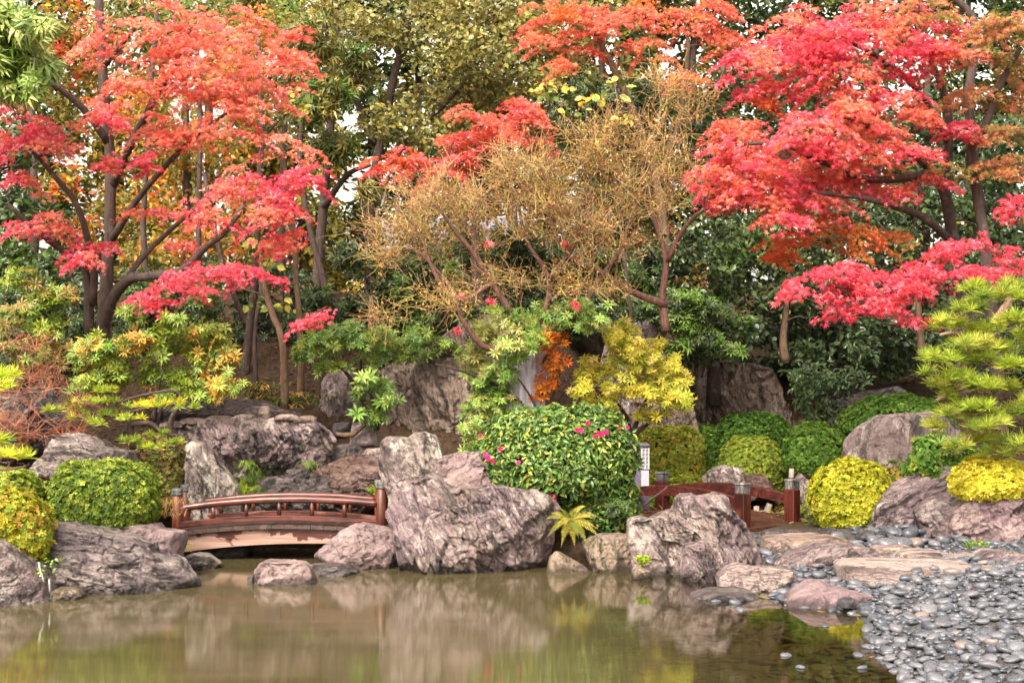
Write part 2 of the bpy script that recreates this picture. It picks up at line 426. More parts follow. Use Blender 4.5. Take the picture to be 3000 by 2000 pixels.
M['lead_paint'] = plain_mat('dark_violet_paint', lin(96, 88, 104), .6, .3, .3, 14)
M['glass_grey'] = plain_mat('frosted_pane', lin(150, 150, 148), .3, .5, .1)
M['house_wall'] = plain_mat('house_wall_render', lin(214, 176, 168), .8, .2, .15, 2)
M['roof_tile'] = plain_mat('grey_roof_tile', lin(116, 116, 136), .5, .4, .3, 10)
M['window'] = plain_mat('house_window', (.03, .035, .04), .15)
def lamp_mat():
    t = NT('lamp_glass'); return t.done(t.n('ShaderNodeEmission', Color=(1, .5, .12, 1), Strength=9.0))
M['lamp'] = lamp_mat()  # orange emission for the globes added as sun glints
def fall_mat():
    t = NT('falling_water'); n = t.noise(t.coords((14, 14, .6), shift=False), 1.0, 5, .6)
    return t.done(t.bsdf(t.mix(t.mapr(n, .35, .65), lin(150, 140, 156), lin(226, 220, 230)), .35))
M['fall'] = fall_mat()

def ground_mat():
    t = NT('leaf_litter_ground'); tc = t.n('ShaderNodeTexCoord').outputs['Object']
    a = t.noise(tc, 14, 7, .7); b = t.noise(tc, 1.3, 5); c = t.noise(tc, 45, 4, .7)
    col = t.mix(t.mapr(a, .38, .62), lin(40, 31, 26), lin(82, 62, 48))
    col = t.mix(t.mapr(c, .6, .7, 0, .6), col, lin(118, 82, 58))
    col = t.mix(t.mapr(b, .5, .68, 0, .6), col, lin(62, 58, 36))
    z = t.n('ShaderNodeSeparateXYZ', Vector=tc).outputs['Z']
    col = t.mix(t.mapr(z, .02, -.08), col, lin(76, 62, 40))
    sx = t.n('ShaderNodeSeparateXYZ', Vector=tc)
    grit = t.math('MULTIPLY', t.math('MULTIPLY', t.mapr(sx.outputs['X'], 2.2, 2.8), t.mapr(sx.outputs['Y'], 22.6, 22.0)), t.mapr(z, -.06, .0))
    col = t.mix(grit, col, t.mix(t.mapr(c, .35, .65), lin(44, 42, 44), lin(104, 98, 98)))
    return t.done(t.bsdf(col, .8, .2, t.bump(t.math('ADD', a, t.math('MULTIPLY', c, .5)), .05, .9)))
M['ground'] = ground_mat()
def water_mat():
    t = NT('pond_water'); tc = t.n('ShaderNodeTexCoord').outputs['Object']
    st = t.noise(t.n('ShaderNodeVectorMath', _operation='MULTIPLY', i0=tc, i1=(.45, 2.2, 1)).outputs[0], 1.0, 5, .6)
    x = t.n('ShaderNodeSeparateXYZ', Vector=tc)
    calm = t.mapr(x.outputs['X'], .6, 2.6)            # stiller, clearer water over the stony shallows
    rough = t.n('ShaderNodeMix', i0=calm, i2=.045, i3=.02).outputs[0]
    nrm = t.bump(st, .02, .05)
    gl = t.n('ShaderNodeBsdfAnisotropic', Color=(1, 1, 1, 1), Roughness=rough, Anisotropy=.72, Normal=nrm, Tangent=t.n('ShaderNodeCombineXYZ', X=1.0).outputs[0])
    tr = t.n('ShaderNodeBsdfTransparent', Color=(.74, .68, .46, 1))
    mk_ = t.bsdf(t.mix(t.mapr(st, .3, .7), lin(80, 72, 48), lin(100, 90, 62)), .9, 0.0)
    murk = t.n('ShaderNodeMix', i0=calm, i2=.72, i3=.03).outputs[0]
    body = t.n('ShaderNodeMixShader', i0=murk, i1=tr.outputs[0], i2=mk_.outputs[0])
    fr = t.n('ShaderNodeFresnel', IOR=t.n('ShaderNodeMix', i0=calm, i2=1.8, i3=1.55).outputs[0], Normal=nrm)
    return t.done(t.n('ShaderNodeMixShader', i0=fr.outputs[0], i1=body.outputs[0], i2=gl.outputs[0]))
M['water'] = water_mat()

# ---------------------------------------------------------------- camera, light, sky
cd = bpy.data.cameras.new('camera'); cam = bpy.data.objects.new('camera', cd); COL.objects.link(cam)
cam.location = (0, 0, CAM_Z); cam.rotation_euler = (PI / 2, 0, 0)
cd.sensor_width = 36; cd.lens = 36 * F / 2352; cd.shift_y = (HORIZON - 784) / 2352; cd.clip_end = 2000; cd.clip_start = .1
SC.camera = cam
SUN_EL, SUN_AZ = math.radians(48), math.radians(205)   # azimuth clockwise from +Y: behind the camera, a little to the left
sd = bpy.data.lights.new('sun', 'SUN'); sun = bpy.data.objects.new('sun', sd); COL.objects.link(sun)
sd.energy = 1.5; sd.angle = math.radians(14); sd.color = (1, .9, .76)
d = Vector((math.sin(SUN_AZ) * math.cos(SUN_EL), math.cos(SUN_AZ) * math.cos(SUN_EL), math.sin(SUN_EL)))
sun.location = d * 60; sun.rotation_euler = (-d).to_track_quat('-Z', 'Y').to_euler()
w = bpy.data.worlds.new('World'); SC.world = w; w.use_nodes = True
nt = w.node_tree; nt.nodes.clear()
sky = nt.nodes.new('ShaderNodeTexSky'); sky.sky_type = 'NISHITA'; sky.sun_disc = False
sky.sun_elevation = SUN_EL; sky.sun_rotation = SUN_AZ; sky.dust_density = 5; sky.air_density = 1.2; sky.ozone_density = .6
hs = nt.nodes.new('ShaderNodeHueSaturation'); hs.inputs['Saturation'].default_value = .12
bg = nt.nodes.new('ShaderNodeBackground'); bg.inputs[1].default_value = .15
wo = nt.nodes.new('ShaderNodeOutputWorld')
nt.links.new(sky.outputs[0], hs.inputs['Color']); wm = nt.nodes.new('ShaderNodeMix'); wm.data_type = 'RGBA'; wm.blend_type = 'MULTIPLY'; wm.inputs[0].default_value = 1; wm.inputs[7].default_value = (1.07, 1.0, .86, 1)   # thin warm overcast
nt.links.new(hs.outputs[0], wm.inputs[6]); nt.links.new(wm.outputs[2], bg.inputs[0]); nt.links.new(bg.outputs[0], wo.inputs[0])
SC.view_settings.view_transform = 'Standard'; SC.view_settings.look = 'None'; SC.view_settings.gamma = 1
SC.view_settings.exposure = 1.55
SC.cycles.max_bounces = 7; SC.cycles.diffuse_bounces = 4; SC.cycles.glossy_bounces = 3; SC.cycles.transmission_bounces = 4; SC.cycles.transparent_max_bounces = 6
SC.cycles.use_denoising = True; SC.cycles.caustics_reflective = False; SC.cycles.caustics_refractive = False

# ---------------------------------------------------------------- ground and water
SHORE = np.array([(-60, -40), (-60, 14), (-14, 15.5), (-6, 16.9), (-4.1, 18.2), (-4.8, 20), (-4.6, 24.0), (-2.4, 24.0), (-2.1, 20.9), (-1.2, 20.2), (.7, 20.2), (1.6, 20.0),
                  (2.5, 19.3), (3.5, 18.0), (3.1, 16.9), (4.0, 15.7), (3.5, 13.7), (3.45, 12.1), (3.9, 9), (5, -40)], float)
def sdist(p):
    """signed distance to the shore in plan, negative over the pond"""
    best = np.full(len(p), 1e9); ins = np.zeros(len(p), bool)
    for i in range(len(SHORE)):
        a, b = SHORE[i], SHORE[(i + 1) % len(SHORE)]
        ab = b - a; t = np.clip(((p - a) @ ab) / (ab @ ab), 0, 1)
        best = np.minimum(best, np.linalg.norm(p - (a + t[:, None] * ab), axis=1))
        c = (a[1] > p[:, 1]) != (b[1] > p[:, 1])
        with np.errstate(divide='ignore', invalid='ignore'):
            x = a[0] + (p[:, 1] - a[1]) * ab[0] / ab[1]
        ins ^= c & (p[:, 0] < x)
    return np.where(ins, -best, best)
def height(p):
    p = np.asarray(p, float).reshape(-1, 2); d = sdist(p); x, y = p[:, 0], p[:, 1]
    wr = sst(.5, 3.0, x)
    left = np.minimum(.5 * d, .8); right = np.minimum(.085 * d, .36)
    h = left * (1 - wr) + right * wr
    y0 = 22.0 + 4.3 * wr; y1 = 31.5 + 3.5 * wr
    rise = 3.9 * sst(y0, y1, y) + np.clip((y - 33) * .06, 0, 2.5)
    rise = rise + sst(4.8, 7.5, x) * sst(20, 26, y) * 1.0
    h = h + rise * np.where(d > 0, np.clip(d, 0, 1), 0)
    under = np.maximum(-.75, .30 * d); under = np.where((x > 1.2), np.maximum(-.75, .13 * d - .015), under)
    h = np.where(d < 0, under, h)
    q = np.stack([x, y, 0 * x], 1)
    return h + np.where(d > .2, .07, .02) * fbm(q * 1.3, 3, 5)
def H(x, y): return float(height(np.array([[x, y]]))[0])
def axis(a, b, step, far):
    m = list(np.arange(a, b, step)); lo, hi, s = a, b, step
    while hi < far: s *= 1.35; hi += s; m.append(hi)
    s = step
    while lo > -far: s *= 1.35; lo -= s; m.insert(0, lo)
    return np.array(m)
gx, gy = axis(-11, 11, .14, 500), axis(5, 40, .14, 500)
XX, YY = np.meshgrid(gx, gy); P2 = np.stack([XX.ravel(), YY.ravel()], 1)
nx, ny = len(gx), len(gy)
ii = (np.arange(ny - 1)[:, None] * nx + np.arange(nx - 1)[None]).ravel()
GQ = np.stack([ii, ii + 1, ii + nx + 1, ii + nx], 1)
tag(mk('ground', np.column_stack([P2, height(P2)]), [GQ], M['ground'], smooth=True), 'leaf littered garden ground rising behind the pond', kind='structure')
wx = np.array([-70, 9.0]); wy = np.array([-50, 26.0])
tag(mk('pond_water', [(-70, -50, 0), (9, -50, 0), (9, 25.5, 0), (-70, 25.5, 0)], [np.array([(0, 1, 2, 3)])], M['water']), 'still brownish pond water with soft reflections', kind='structure')
# ---------------------------------------------------------------- rocks
def radial(poly, c, n=720):
    a = np.arange(n) * 2 * PI / n; D = np.stack([np.cos(a), np.sin(a)], 1); r = np.zeros(n)
    for i in range(len(poly)):
        p, q = poly[i] - c, poly[(i + 1) % len(poly)] - c; e = q - p
        den = D[:, 0] * e[1] - D[:, 1] * e[0]
        with np.errstate(divide='ignore', invalid='ignore'):
            t = (p[0] * e[1] - p[1] * e[0]) / den; s = (p[0] * D[:, 1] - p[1] * D[:, 0]) / den
        ok = (np.abs(den) > 1e-12) & (t > 0) & (s >= -1e-6) & (s <= 1 + 1e-6)
        r = np.where(ok, np.maximum(r, np.where(ok, t, 0)), r)
    return r
def rock(label, pts, y, T, mat, seed, planes=(), nfac=9, amp=.05, strata=0.0, rot=0.0, box=.62, res=1.0, name='garden_rock', cat='rock', dip=None, sink=None, depth_top=.0, back=None):
    """one boulder: its silhouette (pixels, y metres away) swept round into a solid T metres deep, chipped by flat faces and weathered"""
    pl = np.array([W(u, v, y)[[0, 2]] for u, v in pts])
    if sink is not None:
        zmin = pl[:, 1].min(); low = pl[:, 1] < zmin + .25 * (pl[:, 1].max() - zmin)
        pl[low, 1] -= sink
    a2 = np.roll(pl, -1, 0); cr = pl[:, 0] * a2[:, 1] - a2[:, 0] * pl[:, 1]; A = cr.sum() / 2
    c = np.array([((pl[:, 0] + a2[:, 0]) * cr).sum(), ((pl[:, 1] + a2[:, 1]) * cr).sum()]) / (6 * A)
    size = math.sqrt(abs(A)); nt_ = int(np.clip(190 * res * size, 80, 400)); nu = int(nt_ * .62)
    r = radial(pl, c); r[r == 0] = np.median(r)
    k = np.ones(9) / 9; r = np.convolve(np.concatenate([r[-4:], r, r[:4]]), k, 'valid')
    th = np.arange(nt_) * 2 * PI / nt_; rt = np.interp(th, np.arange(721) * 2 * PI / 720, np.append(r, r[0]))
    ps = (np.arange(nu) + .5) / nu * PI
    rho = np.sin(ps) ** box; yy = -np.sign(np.cos(ps)) * np.abs(np.cos(ps)) ** box
    back = T if back is None else back
    yv = np.where(yy < 0, yy * T, yy * back)
    X = rt[None] * np.cos(th)[None] * rho[:, None]; Z = rt[None] * np.sin(th)[None] * rho[:, None]
    Y = np.repeat(yv[:, None], nt_, 1)
    Y = Y + depth_top * (Z / size)                    # the top leans back
    V = np.stack([X, Y, Z], -1).reshape(-1, 3)
    rg = np.random.default_rng(seed)
    fac = [(unit(np.array(n, float)), k_) for n, k_ in planes]
    for i in range(nfac):
        n = unit(np.array([rg.normal() * .75, -abs(rg.normal()) * .6 - .38, rg.normal() * .6])); fac.append((n, rg.uniform(.70, .9)))
    for n, k_ in fac:
        dd = V @ n; lim = dd.max() * k_; o = dd > lim
        V[o] -= ((dd[o] - lim) * .93)[:, None] * n
    def normals():
        G = V.reshape(nu, nt_, 3)
        du = np.gradient(G, axis=0); dv = np.roll(G, -1, 1) - np.roll(G, 1, 1)
        return unit(np.cross(du, dv).reshape(-1, 3)) 
    N = normals()
    if (N * V).sum() < 0: N = -N
    ax = np.array([math.cos(rot), 0, math.sin(rot)]); az = np.array([-math.sin(rot), 0, math.cos(rot)])
    loc = np.stack([V @ ax, V[:, 1], V @ az], 1) / size
    edge = np.clip(np.abs(N[:, 1]) * 1.6, .35, 1)
    chip = np.zeros(len(V)); met = np.array([1.0, 1.0, 1.9 if strata else 1.2])
    wl = loc + .05 * np.stack([fbm(V / size * 3 + k_ * 7, 3, seed + 80 + k_) for k_ in range(3)], 1)
    for cells, slope, lim in ((22, .22, .034), (160, .34, .016)):
        sp = rg.choice(len(V), cells, replace=False); S_ = wl[sp] * met; L_ = wl * met
        near = np.concatenate([((L_[a0:a0 + 4000, None] - S_[None]) ** 2).sum(-1).argmin(1) for a0 in range(0, len(V), 4000)])
        g_ = rg.normal(0, slope, (cells, 3)); o_ = rg.normal(0, lim * .35, cells)
        chip += np.clip(((wl - wl[sp][near]) * g_[near]).sum(1) + o_[near], -lim, lim)
    chip *= size * np.clip(amp / .05, .3, 1.1)
    D = amp * size * (fbm(V / size * 2.2 + seed, 4, seed) * 1.1 - .12)
    D += amp * size * .45 * (ridged(V / size * 3.5 + seed * 2, 3, seed + 5) - .9) 
    if strata:
        wv = fbm(loc * 1.4 + seed, 3, seed + 9)
        q = np.stack([loc[:, 0] * 1.3, loc[:, 1] * 1.3, loc[:, 2] * 9 + wv * 1.6], 1)
        D += strata * size * (ridged(q, 3, seed + 2) - 1.0)
    g1 = fbm(np.stack([loc[:, 0] * 1.6, loc[:, 1] * 1.6, loc[:, 2] * 4.5], 1) + seed * 1.3, 3, seed + 61)
    g2 = fbm(V / size * 2.4 + seed * .7, 3, seed + 67)
    D -= size * (.024 * np.exp(-(g1 / .05) ** 2) + .02 * np.exp(-(g2 / .035) ** 2)) * np.clip(amp / .05, .4, 1.2)
    V = V + N * ((D * .55 + chip) * edge)[:, None]
    N2 = normals()
    V = V + N2 * np.where((N2 * N).sum(1) < 0, -1, 1)[:, None] * (amp * (.10 * size * fbm(V / size * 11, 3, seed + 40) + .22 * np.minimum(size, 1) * ridged(V * 7.0, 3, seed + 44) - .2 * np.minimum(size, 1)))[:, None]
    i, j = np.meshgrid(np.arange(nu - 1), np.arange(nt_), indexing='ij'); j2 = (j + 1) % nt_
    Q = np.stack([i * nt_ + j, i * nt_ + j2, (i + 1) * nt_ + j2, (i + 1) * nt_ + j], -1).reshape(-1, 4)
    n0 = len(V); V = np.concatenate([V, V[:nt_].mean(0)[None], V[-nt_:].mean(0)[None]])
    jj = np.arange(nt_); T1 = np.stack([np.full(nt_, n0), (jj + 1) % nt_, jj], 1)
    b = (nu - 1) * nt_; T2 = np.stack([np.full(nt_, n0 + 1), b + jj, b + (jj + 1) % nt_], 1)
    org = np.array([c[0], y, c[1]])
    o = mk(name, V + org, [Q, T1, T2], M[mat], smooth=True, org=org)
    return tag(o, label, cat)

# the group round the big waterside boulder
rock('largest boulder at the water edge, purple grey with steep dark and pale streaks', c5([(210,520),(330,480),(440,470),(485,430),(530,428),(590,475),(700,590),(800,545),(950,560),(1200,572),(1420,590),(1560,640),(1650,700),(1682,790),(1645,900),(1640,1050),(1600,1180),(1560,1300),(1400,1330),(1000,1350),(600,1365),(400,1335),(230,1300),(180,1120),(175,980),(120,860),(90,790),(150,730),(165,650),(195,570)]),
     20.0, .95, 'rock_hero', 11, planes=[((.35,-.85,-.45), .55), ((-.55,-.8,.1), .72), ((-.1,-.75,.65), .62), ((.75,-.6,.2), .74), ((-.3,-.8,-.6), .78)], nfac=5, amp=.05, strata=.022, rot=math.radians(-58), box=.5, res=1.25, sink=.12, depth_top=.25)
rock('pale whitish squarish boulder standing behind the right end of the arched bridge', c5([(60,140),(95,100),(320,100),(370,55),(460,35),(540,70),(600,160),(625,270),(640,500),(620,900),(150,900),(110,600),(45,450),(45,250)]), 21.0, .6, 'rock_pale', 12, planes=[((-.6,-.8,0), .6), ((.2,-.8,.5), .66)], amp=.04, strata=.012, rot=math.radians(-70), box=.45, sink=.2)
rock('rounded purple boulder between the pale squarish boulder and the pink flowered bush', c5([(330,500),(480,370),(620,290),(760,250),(950,240),(1200,300),(1450,520),(1600,640),(1650,900),(500,1000),(320,700)]), 20.75, .55, 'rock_pink', 13, amp=.045, sink=.2, depth_top=.4)
rock('purple angular boulder leaning at the right foot of the arched bridge', c4([(1310,890),(1340,850),(1500,690),(1640,600),(1750,563),(1850,580),(2000,620),(2090,690),(2130,800),(2140,960),(2090,1010),(1900,1010),(1600,1000),(1400,965),(1320,925)]), 20.2, .5, 'rock_pink', 14, planes=[((-.5,-.75,.4), .62), ((.3,-.85,.3), .72)], amp=.045, box=.55, sink=.08)
rock('blocky lavender rock standing alone in the pond before the arched bridge', c4([(770,1010),(815,940),(880,920),(1050,922),(1220,930),(1290,980),(1310,1060),(1345,1125),(1200,1150),(950,1150),(760,1135)]), 18.4, .42, 'rock_pink', 15, planes=[((0,-.85,.5), .6), ((-.4,-.9,-.1), .75)], amp=.05, box=.5, sink=.1)
rock('tiny dark stone touching the left side of the lone pond rock', c4([(712,1060),(740,1040),(775,1040),(785,1100),(750,1120),(712,1110)]), 18.5, .12, 'rock_dark', 16, nfac=3, sink=.06)
rock('low dark flat rock just above the water beside the lone pond rock', c4([(1285,950),(1400,940),(1560,945),(1600,990),(1720,1005),(1730,1030),(1500,1050),(1300,1045)]), 19.4, .35, 'rock_dark', 17, nfac=4, amp=.05, box=.5, sink=.08)
rock('small rounded rock in the shallow water beneath the left end of the arched bridge', c4([(70,930),(150,862),(260,838),(350,855),(430,915),(462,945),(350,985),(100,985)]), 20.0, .32, 'rock_flat', 18, amp=.05, sink=.08)
# left bank
rock('long layered dark grey rock along the left water edge under the clipped dome', c3([(420,440),(540,437),(700,450),(860,470),(1000,520),(1200,545),(1260,590),(1350,610),(1380,700),(1500,745),(1610,760),(1640,790),(1700,880),(1760,920),(1830,960),(1838,1040),(1700,1080),(1500,1085),(1150,1120),(900,1125),(600,1130),(480,1100),(440,1000),(380,700),(385,640),(410,540)]),
     17.9, .8, 'rock_flat', 21, planes=[((.2,-.8,.55), .55), ((.5,-.7,.4), .62), ((-.1,-.8,-.4), .72)], nfac=5, amp=.05, strata=.035, rot=math.radians(-9), box=.5, res=1.3, sink=.15, depth_top=.5)
rock('smooth pink block rock behind the layered rock at the left bridge foot', c3([(860,460),(1200,430),(1430,420),(1470,470),(1570,480),(1672,490),(1682,560),(1640,700),(1630,900),(1500,1000),(1000,900),(860,700)]), 18.9, .55, 'rock_pink', 22, planes=[((-.35,-.9,.2), .55), ((.85,-.5,0), .8)], nfac=3, amp=.03, box=.42, sink=.1)
rock('sloping purple and grey rock cut by the left picture edge at the waterline', c3([(-120,545),(0,570),(60,600),(150,680),(250,760),(340,850),(390,920),(430,1000),(490,1110),(492,1150),(300,1180),(0,1210),(-200,1215),(-250,700)]), 16.9, .8, 'rock_slant', 23, planes=[((.6,-.6,.5), .6), ((.2,-.9,-.2), .7)], nfac=5, amp=.045, strata=.022, rot=math.radians(-25), box=.52, sink=.15, depth_top=.4)
rock('small rounded brown rock at the foot of the long layered rock', c3([(465,1040),(520,1010),(640,1000),(740,1025),(770,1080),(740,1120),(500,1130)]), 17.1, .25, 'rock_moss', 24, nfac=3, sink=.06)
rock('overhanging layered ledge rock behind the left clipped domes', c1([(330,1000),(480,860),(540,720),(620,668),(750,690),(860,720),(960,800),(1040,830),(1180,850),(1215,930),(1300,1060),(1300,1250),(350,1350),(340,1100)]), 20.6, .7, 'rock_flat', 25, planes=[((.1,-.7,-.7), .62), ((0,-.6,.8), .7)], nfac=4, amp=.045, strata=.035, rot=math.radians(-15), box=.5)
rock('dark blue grey rock below the red bare twigs at the left picture edge', c1([(-150,520),(0,440),(100,390),(230,280),(390,250),(480,370),(560,520),(640,700),(640,1000),(200,1100),(-150,1100)]), 21.8, .7, 'rock_dark', 26, amp=.05, strata=.02, rot=.4, box=.55)
rock('pale pink boulder showing between the two left clipped domes', c3([(340,100),(500,60),(660,80),(660,460),(400,470),(340,300)]), 19.3, .4, 'rock_pink', 27, amp=.04, box=.5)
rock('slim pointed standing rock with pale streaks behind the left bridge posts', c1([(1690,800),(1740,758),(1800,745),(1880,790),(1950,850),(2000,960),(2100,1060),(2180,1200),(2220,1340),(2240,1560),(1700,1580),(1660,1250),(1672,950)]), 22.2, .5, 'rock_pale', 28, planes=[((.55,-.8,.2), .55), ((-.6,-.7,.1), .72)], nfac=4, amp=.04, strata=.02, rot=math.radians(-68), box=.5)
rock('broad overhanging boulder with dark streaked face above the arched bridge', cs([(475,1290),(510,1256),(580,1237),(700,1229),(860,1227),(930,1236),(972,1268),(986,1300),(976,1335),(962,1368),(920,1392),(850,1402),(700,1440),(600,1450),(530,1400)]), 23.2, .8, 'rock_hero', 29, planes=[((.1,-.75,-.6), .55), ((0,-.55,.8), .72), ((.6,-.7,-.2), .75)], nfac=5, amp=.06, strata=.016, rot=math.radians(-60), box=.5, res=1.2)
rock('dark flat slab lying on top of the broad overhanging boulder', cs([(440,1262),(465,1200),(510,1180),(600,1174),(700,1167),(780,1174),(812,1195),(885,1218),(880,1240),(700,1244),(560,1255),(500,1275)]), 24.0, .75, 'rock_dark', 30, planes=[((0,-.5,.85), .6)], nfac=4, amp=.05, strata=.02, box=.5)
for k, (a, b, w_, lab) in enumerate([(505,1243,60,'orange tan edging stone farthest left along the dark slab'),(570,1233,70,'thin orange tan edging stone, second along the dark slab'),(645,1226,70,'long tan edging stone below the middle of the dark slab'),(775,1210,30,'roundest pink edging stone at the right shoulder of the dark slab'),(720,1222,60,'flat tan edging stone left of the roundest pink one'),(840,1222,55,'orange edging stone right of the roundest pink one'),(900,1226,45,'last small edging stone at the right end of the dark slab')]):
    h_ = 20 if k == 3 else 9
    rock(lab, cs([(a-w_*.6,b-h_*.3),(a-w_*.3,b-h_),(a+w_*.3,b-h_),(a+w_*.6,b-h_*.4),(a+w_*.6,b+h_),(a-w_*.6,b+h_)]), 23.05, .12, 'stone_tan', 300+k, nfac=2, amp=.03, name='edging_stone', cat='stone')
rock('grey streaked rock in the grass right behind the arched bridge', c2([(-80,1200),(20,1110),(120,1080),(300,1078),(560,1055),(640,1120),(700,1220),(740,1480),(-80,1500)]), 22.4, .5, 'rock_dark', 31, amp=.05, strata=.02, rot=-.3)
rock('small black block stone on the grey streaked rock behind the bridge', c2([(268,1075),(290,1020),(480,1000),(505,1040),(490,1085),(300,1100)]), 22.35, .2, 'rock_dark', 32, nfac=3, strata=.03, box=.4)
rock('rust brown wet rock sloping down behind the right half of the arched bridge', c2([(500,1060),(690,960),(870,890),(960,880),(1160,890),(1250,1100),(1250,1480),(640,1480),(560,1120)]), 22.9, .6, 'rock_rust', 33, planes=[((0,-.6,.8), .6)], amp=.05, strata=.03, rot=math.radians(-12), box=.5)
rock('dark mossy rock in the hollow right of the overhanging boulder', c2([(680,880),(700,820),(760,788),(900,778),(1000,850),(1000,960),(700,1000)]), 23.5, .4, 'rock_dark', 34, amp=.06)
rock('small grey round boulder next to the pale squarish boulder', c2([(960,890),(1020,828),(1140,820),(1220,850),(1220,950),(980,950)]), 23.2, .3, 'rock_granite', 35, nfac=4)
rock('tan block of stone under the fallen branch in the hollow', c2([(862,790),(885,600),(1060,560),(1110,650),(1150,800),(870,830)]), 24.2, .35, 'rock_granite', 36, nfac=4, box=.42, amp=.03)
rock('dark square block wedged left of the tan stone in the hollow', c2([(715,620),(730,590),(880,585),(880,730),(715,740)]), 24.3, .3, 'rock_dark', 37, nfac=3, box=.42, amp=.03)
rock('smooth grey upright cliff stone behind the slim hanging sprig', c2([(560,500),(590,400),(620,200),(700,100),(870,110),(980,300),(1010,500),(1000,640),(560,640)]), 26.0, .5, 'rock_granite', 38, amp=.03, box=.5, strata=.01, rot=-1.4)
rock('slanted dark striped cliff stone left of the tallest cliff stone', cs([(1050,1250),(1070,1120),(1090,1060),(1150,1030),(1260,1020),(1280,1300),(1100,1320)]), 25.9, .5, 'rock_brown', 39, amp=.04, strata=.02, rot=math.radians(-50))
rock('tallest brown cliff stone, streaked downward, behind the squarish boulder', cs([(1150,1260),(1180,1120),(1230,1060),(1290,1000),(1340,955),(1430,925),(1500,950),(1540,1100),(1550,1400),(1380,1420),(1260,1400),(1190,1320)]), 25.3, .7, 'rock_brown', 40, planes=[((-.5,-.8,.1), .6), ((.4,-.85,.1), .7)], amp=.05, strata=.02, rot=math.radians(-75), box=.5)
rock('lavender cliff stone high behind the yellow leaved shrub', cs([(1760,1080),(1790,960),(1840,935),(1900,950),(1960,1010),(1990,1100),(1960,1260),(1780,1260)]), 27.8, .6, 'rock_granite', 41, amp=.05, strata=.02, rot=-1.2)
rock('brown slanting rock beneath the right side of the yellow leaved shrub', cs([(1800,1270),(1860,1200),(1940,1168),(2030,1195),(2060,1310),(1820,1330)]), 27.4, .5, 'rock_brown', 42, amp=.05, strata=.02, rot=.6)
rock('large brown fan shaped rock rising behind the clipped green domes', cs([(2035,1260),(2052,1120),(2070,1068),(2110,1055),(2190,1064),(2255,1080),(2285,1120),(2300,1180),(2332,1250),(2345,1320),(2030,1330)]), 29.5, .8, 'rock_brown', 43, planes=[((.3,-.9,.1), .6), ((-.4,-.8,.2), .7)], amp=.055, strata=.018, rot=math.radians(-75), box=.5)
rock('dark slab rock half hidden by the glossy hanging shrub on the slope', cs([(2400,1290),(2430,1180),(2520,1150),(2630,1132),(2680,1160),(2660,1300)]), 28.5, .5, 'rock_dark', 44, amp=.05, strata=.02)
rock('flat faced granite boulder with pale drip marks left of the pine', cs([(2474,1350),(2487,1290),(2523,1250),(2572,1219),(2648,1209),(2740,1207),(2800,1250),(2800,1440),(2640,1440),(2478,1420)]), 23.6, .6, 'rock_granite', 45, planes=[((-.05,-.99,.1), .5), ((-.8,-.5,.3), .75)], nfac=2, amp=.022, box=.42)
rock('slanting wet layered rock under the pine and above the dark pebbles', cs([(2550,1575),(2577,1500),(2595,1455),(2626,1420),(2680,1388),(2746,1366),(2836,1353),(2985,1350),(3100,1380),(3100,1640),(2720,1640),(2560,1600)]), 21.7, .75, 'rock_slant', 46, planes=[((-.2,-.65,.72), .55), ((-.5,-.8,-.2), .7)], nfac=4, amp=.045, strata=.03, rot=math.radians(28), box=.5, depth_top=.4)
rock('purple pointed rock left of the pinkish block at the right picture edge', cs([(2686,1500),(2709,1469),(2729,1458),(2800,1475),(2830,1500),(2830,1660),(2740,1640),(2712,1590)]), 20.9, .5, 'rock_slant', 47, planes=[((-.6,-.75,.1), .6)], amp=.05, strata=.02, rot=math.radians(-60), box=.5)
rock('big pinkish block rock at the right picture edge below the yellow dome', cs([(2790,1500),(2830,1466),(2880,1464),(2970,1460),(3080,1480),(3120,1650),(2992,1660),(2880,1650),(2800,1640),(2775,1560)]), 20.5, .7, 'rock_pink', 48, planes=[((-.4,-.85,.25), .6), ((.2,-.8,.5), .7)], nfac=4, amp=.05, strata=.02, rot=math.radians(-55), box=.48, depth_top=.3)
# right of the hero, by the second bridge
rock('tall purple rock with a notched top in front of the square post bridge', c6([(165,700),(185,678),(400,640),(600,600),(700,560),(692,430),(720,405),(880,388),(960,430),(1230,388),(1272,430),(1290,540),(1370,640),(1480,720),(1540,800),(1640,960),(1700,1060),(1775,1215),(1760,1330),(1400,1400),(1100,1440),(800,1420),(700,1360),(400,1340),(200,1310),(185,1100),(160,900)]),
     19.6, .75, 'rock_hero', 51, planes=[((-.3,-.9,.2), .6), ((.7,-.65,.25), .62), ((0,-.6,.8), .82)], nfac=4, amp=.05, strata=.02, rot=math.radians(-48), box=.48, res=1.2, sink=.12)
rock('blocky brown shoulder rock in front of the notched purple rock', c6([(785,1010),(830,955),(950,940),(1100,900),(1270,990),(1360,1040),(1400,1170),(1420,1400),(1120,1440),(850,1430),(775,1320)]), 18.75, .4, 'rock_hero', 52, planes=[((0,-.4,.9), .8), ((.4,-.9,0), .65)], nfac=4, amp=.05, strata=.02, rot=math.radians(-75), box=.42, sink=.1)
rock('low striped pale rock tapering right along the water edge', c6([(1180,1310),(1300,1220),(1420,1180),(1560,1210),(1800,1222),(2000,1230),(2100,1290),(2122,1400),(1950,1490),(1700,1530),(1560,1560),(1400,1520),(1200,1500)]), 18.0, .42, 'slab', 53, planes=[((.1,-.6,.8), .6), ((.3,-.85,-.3), .75)], nfac=3, amp=.045, strata=.035, rot=math.radians(12), box=.5, sink=.1)
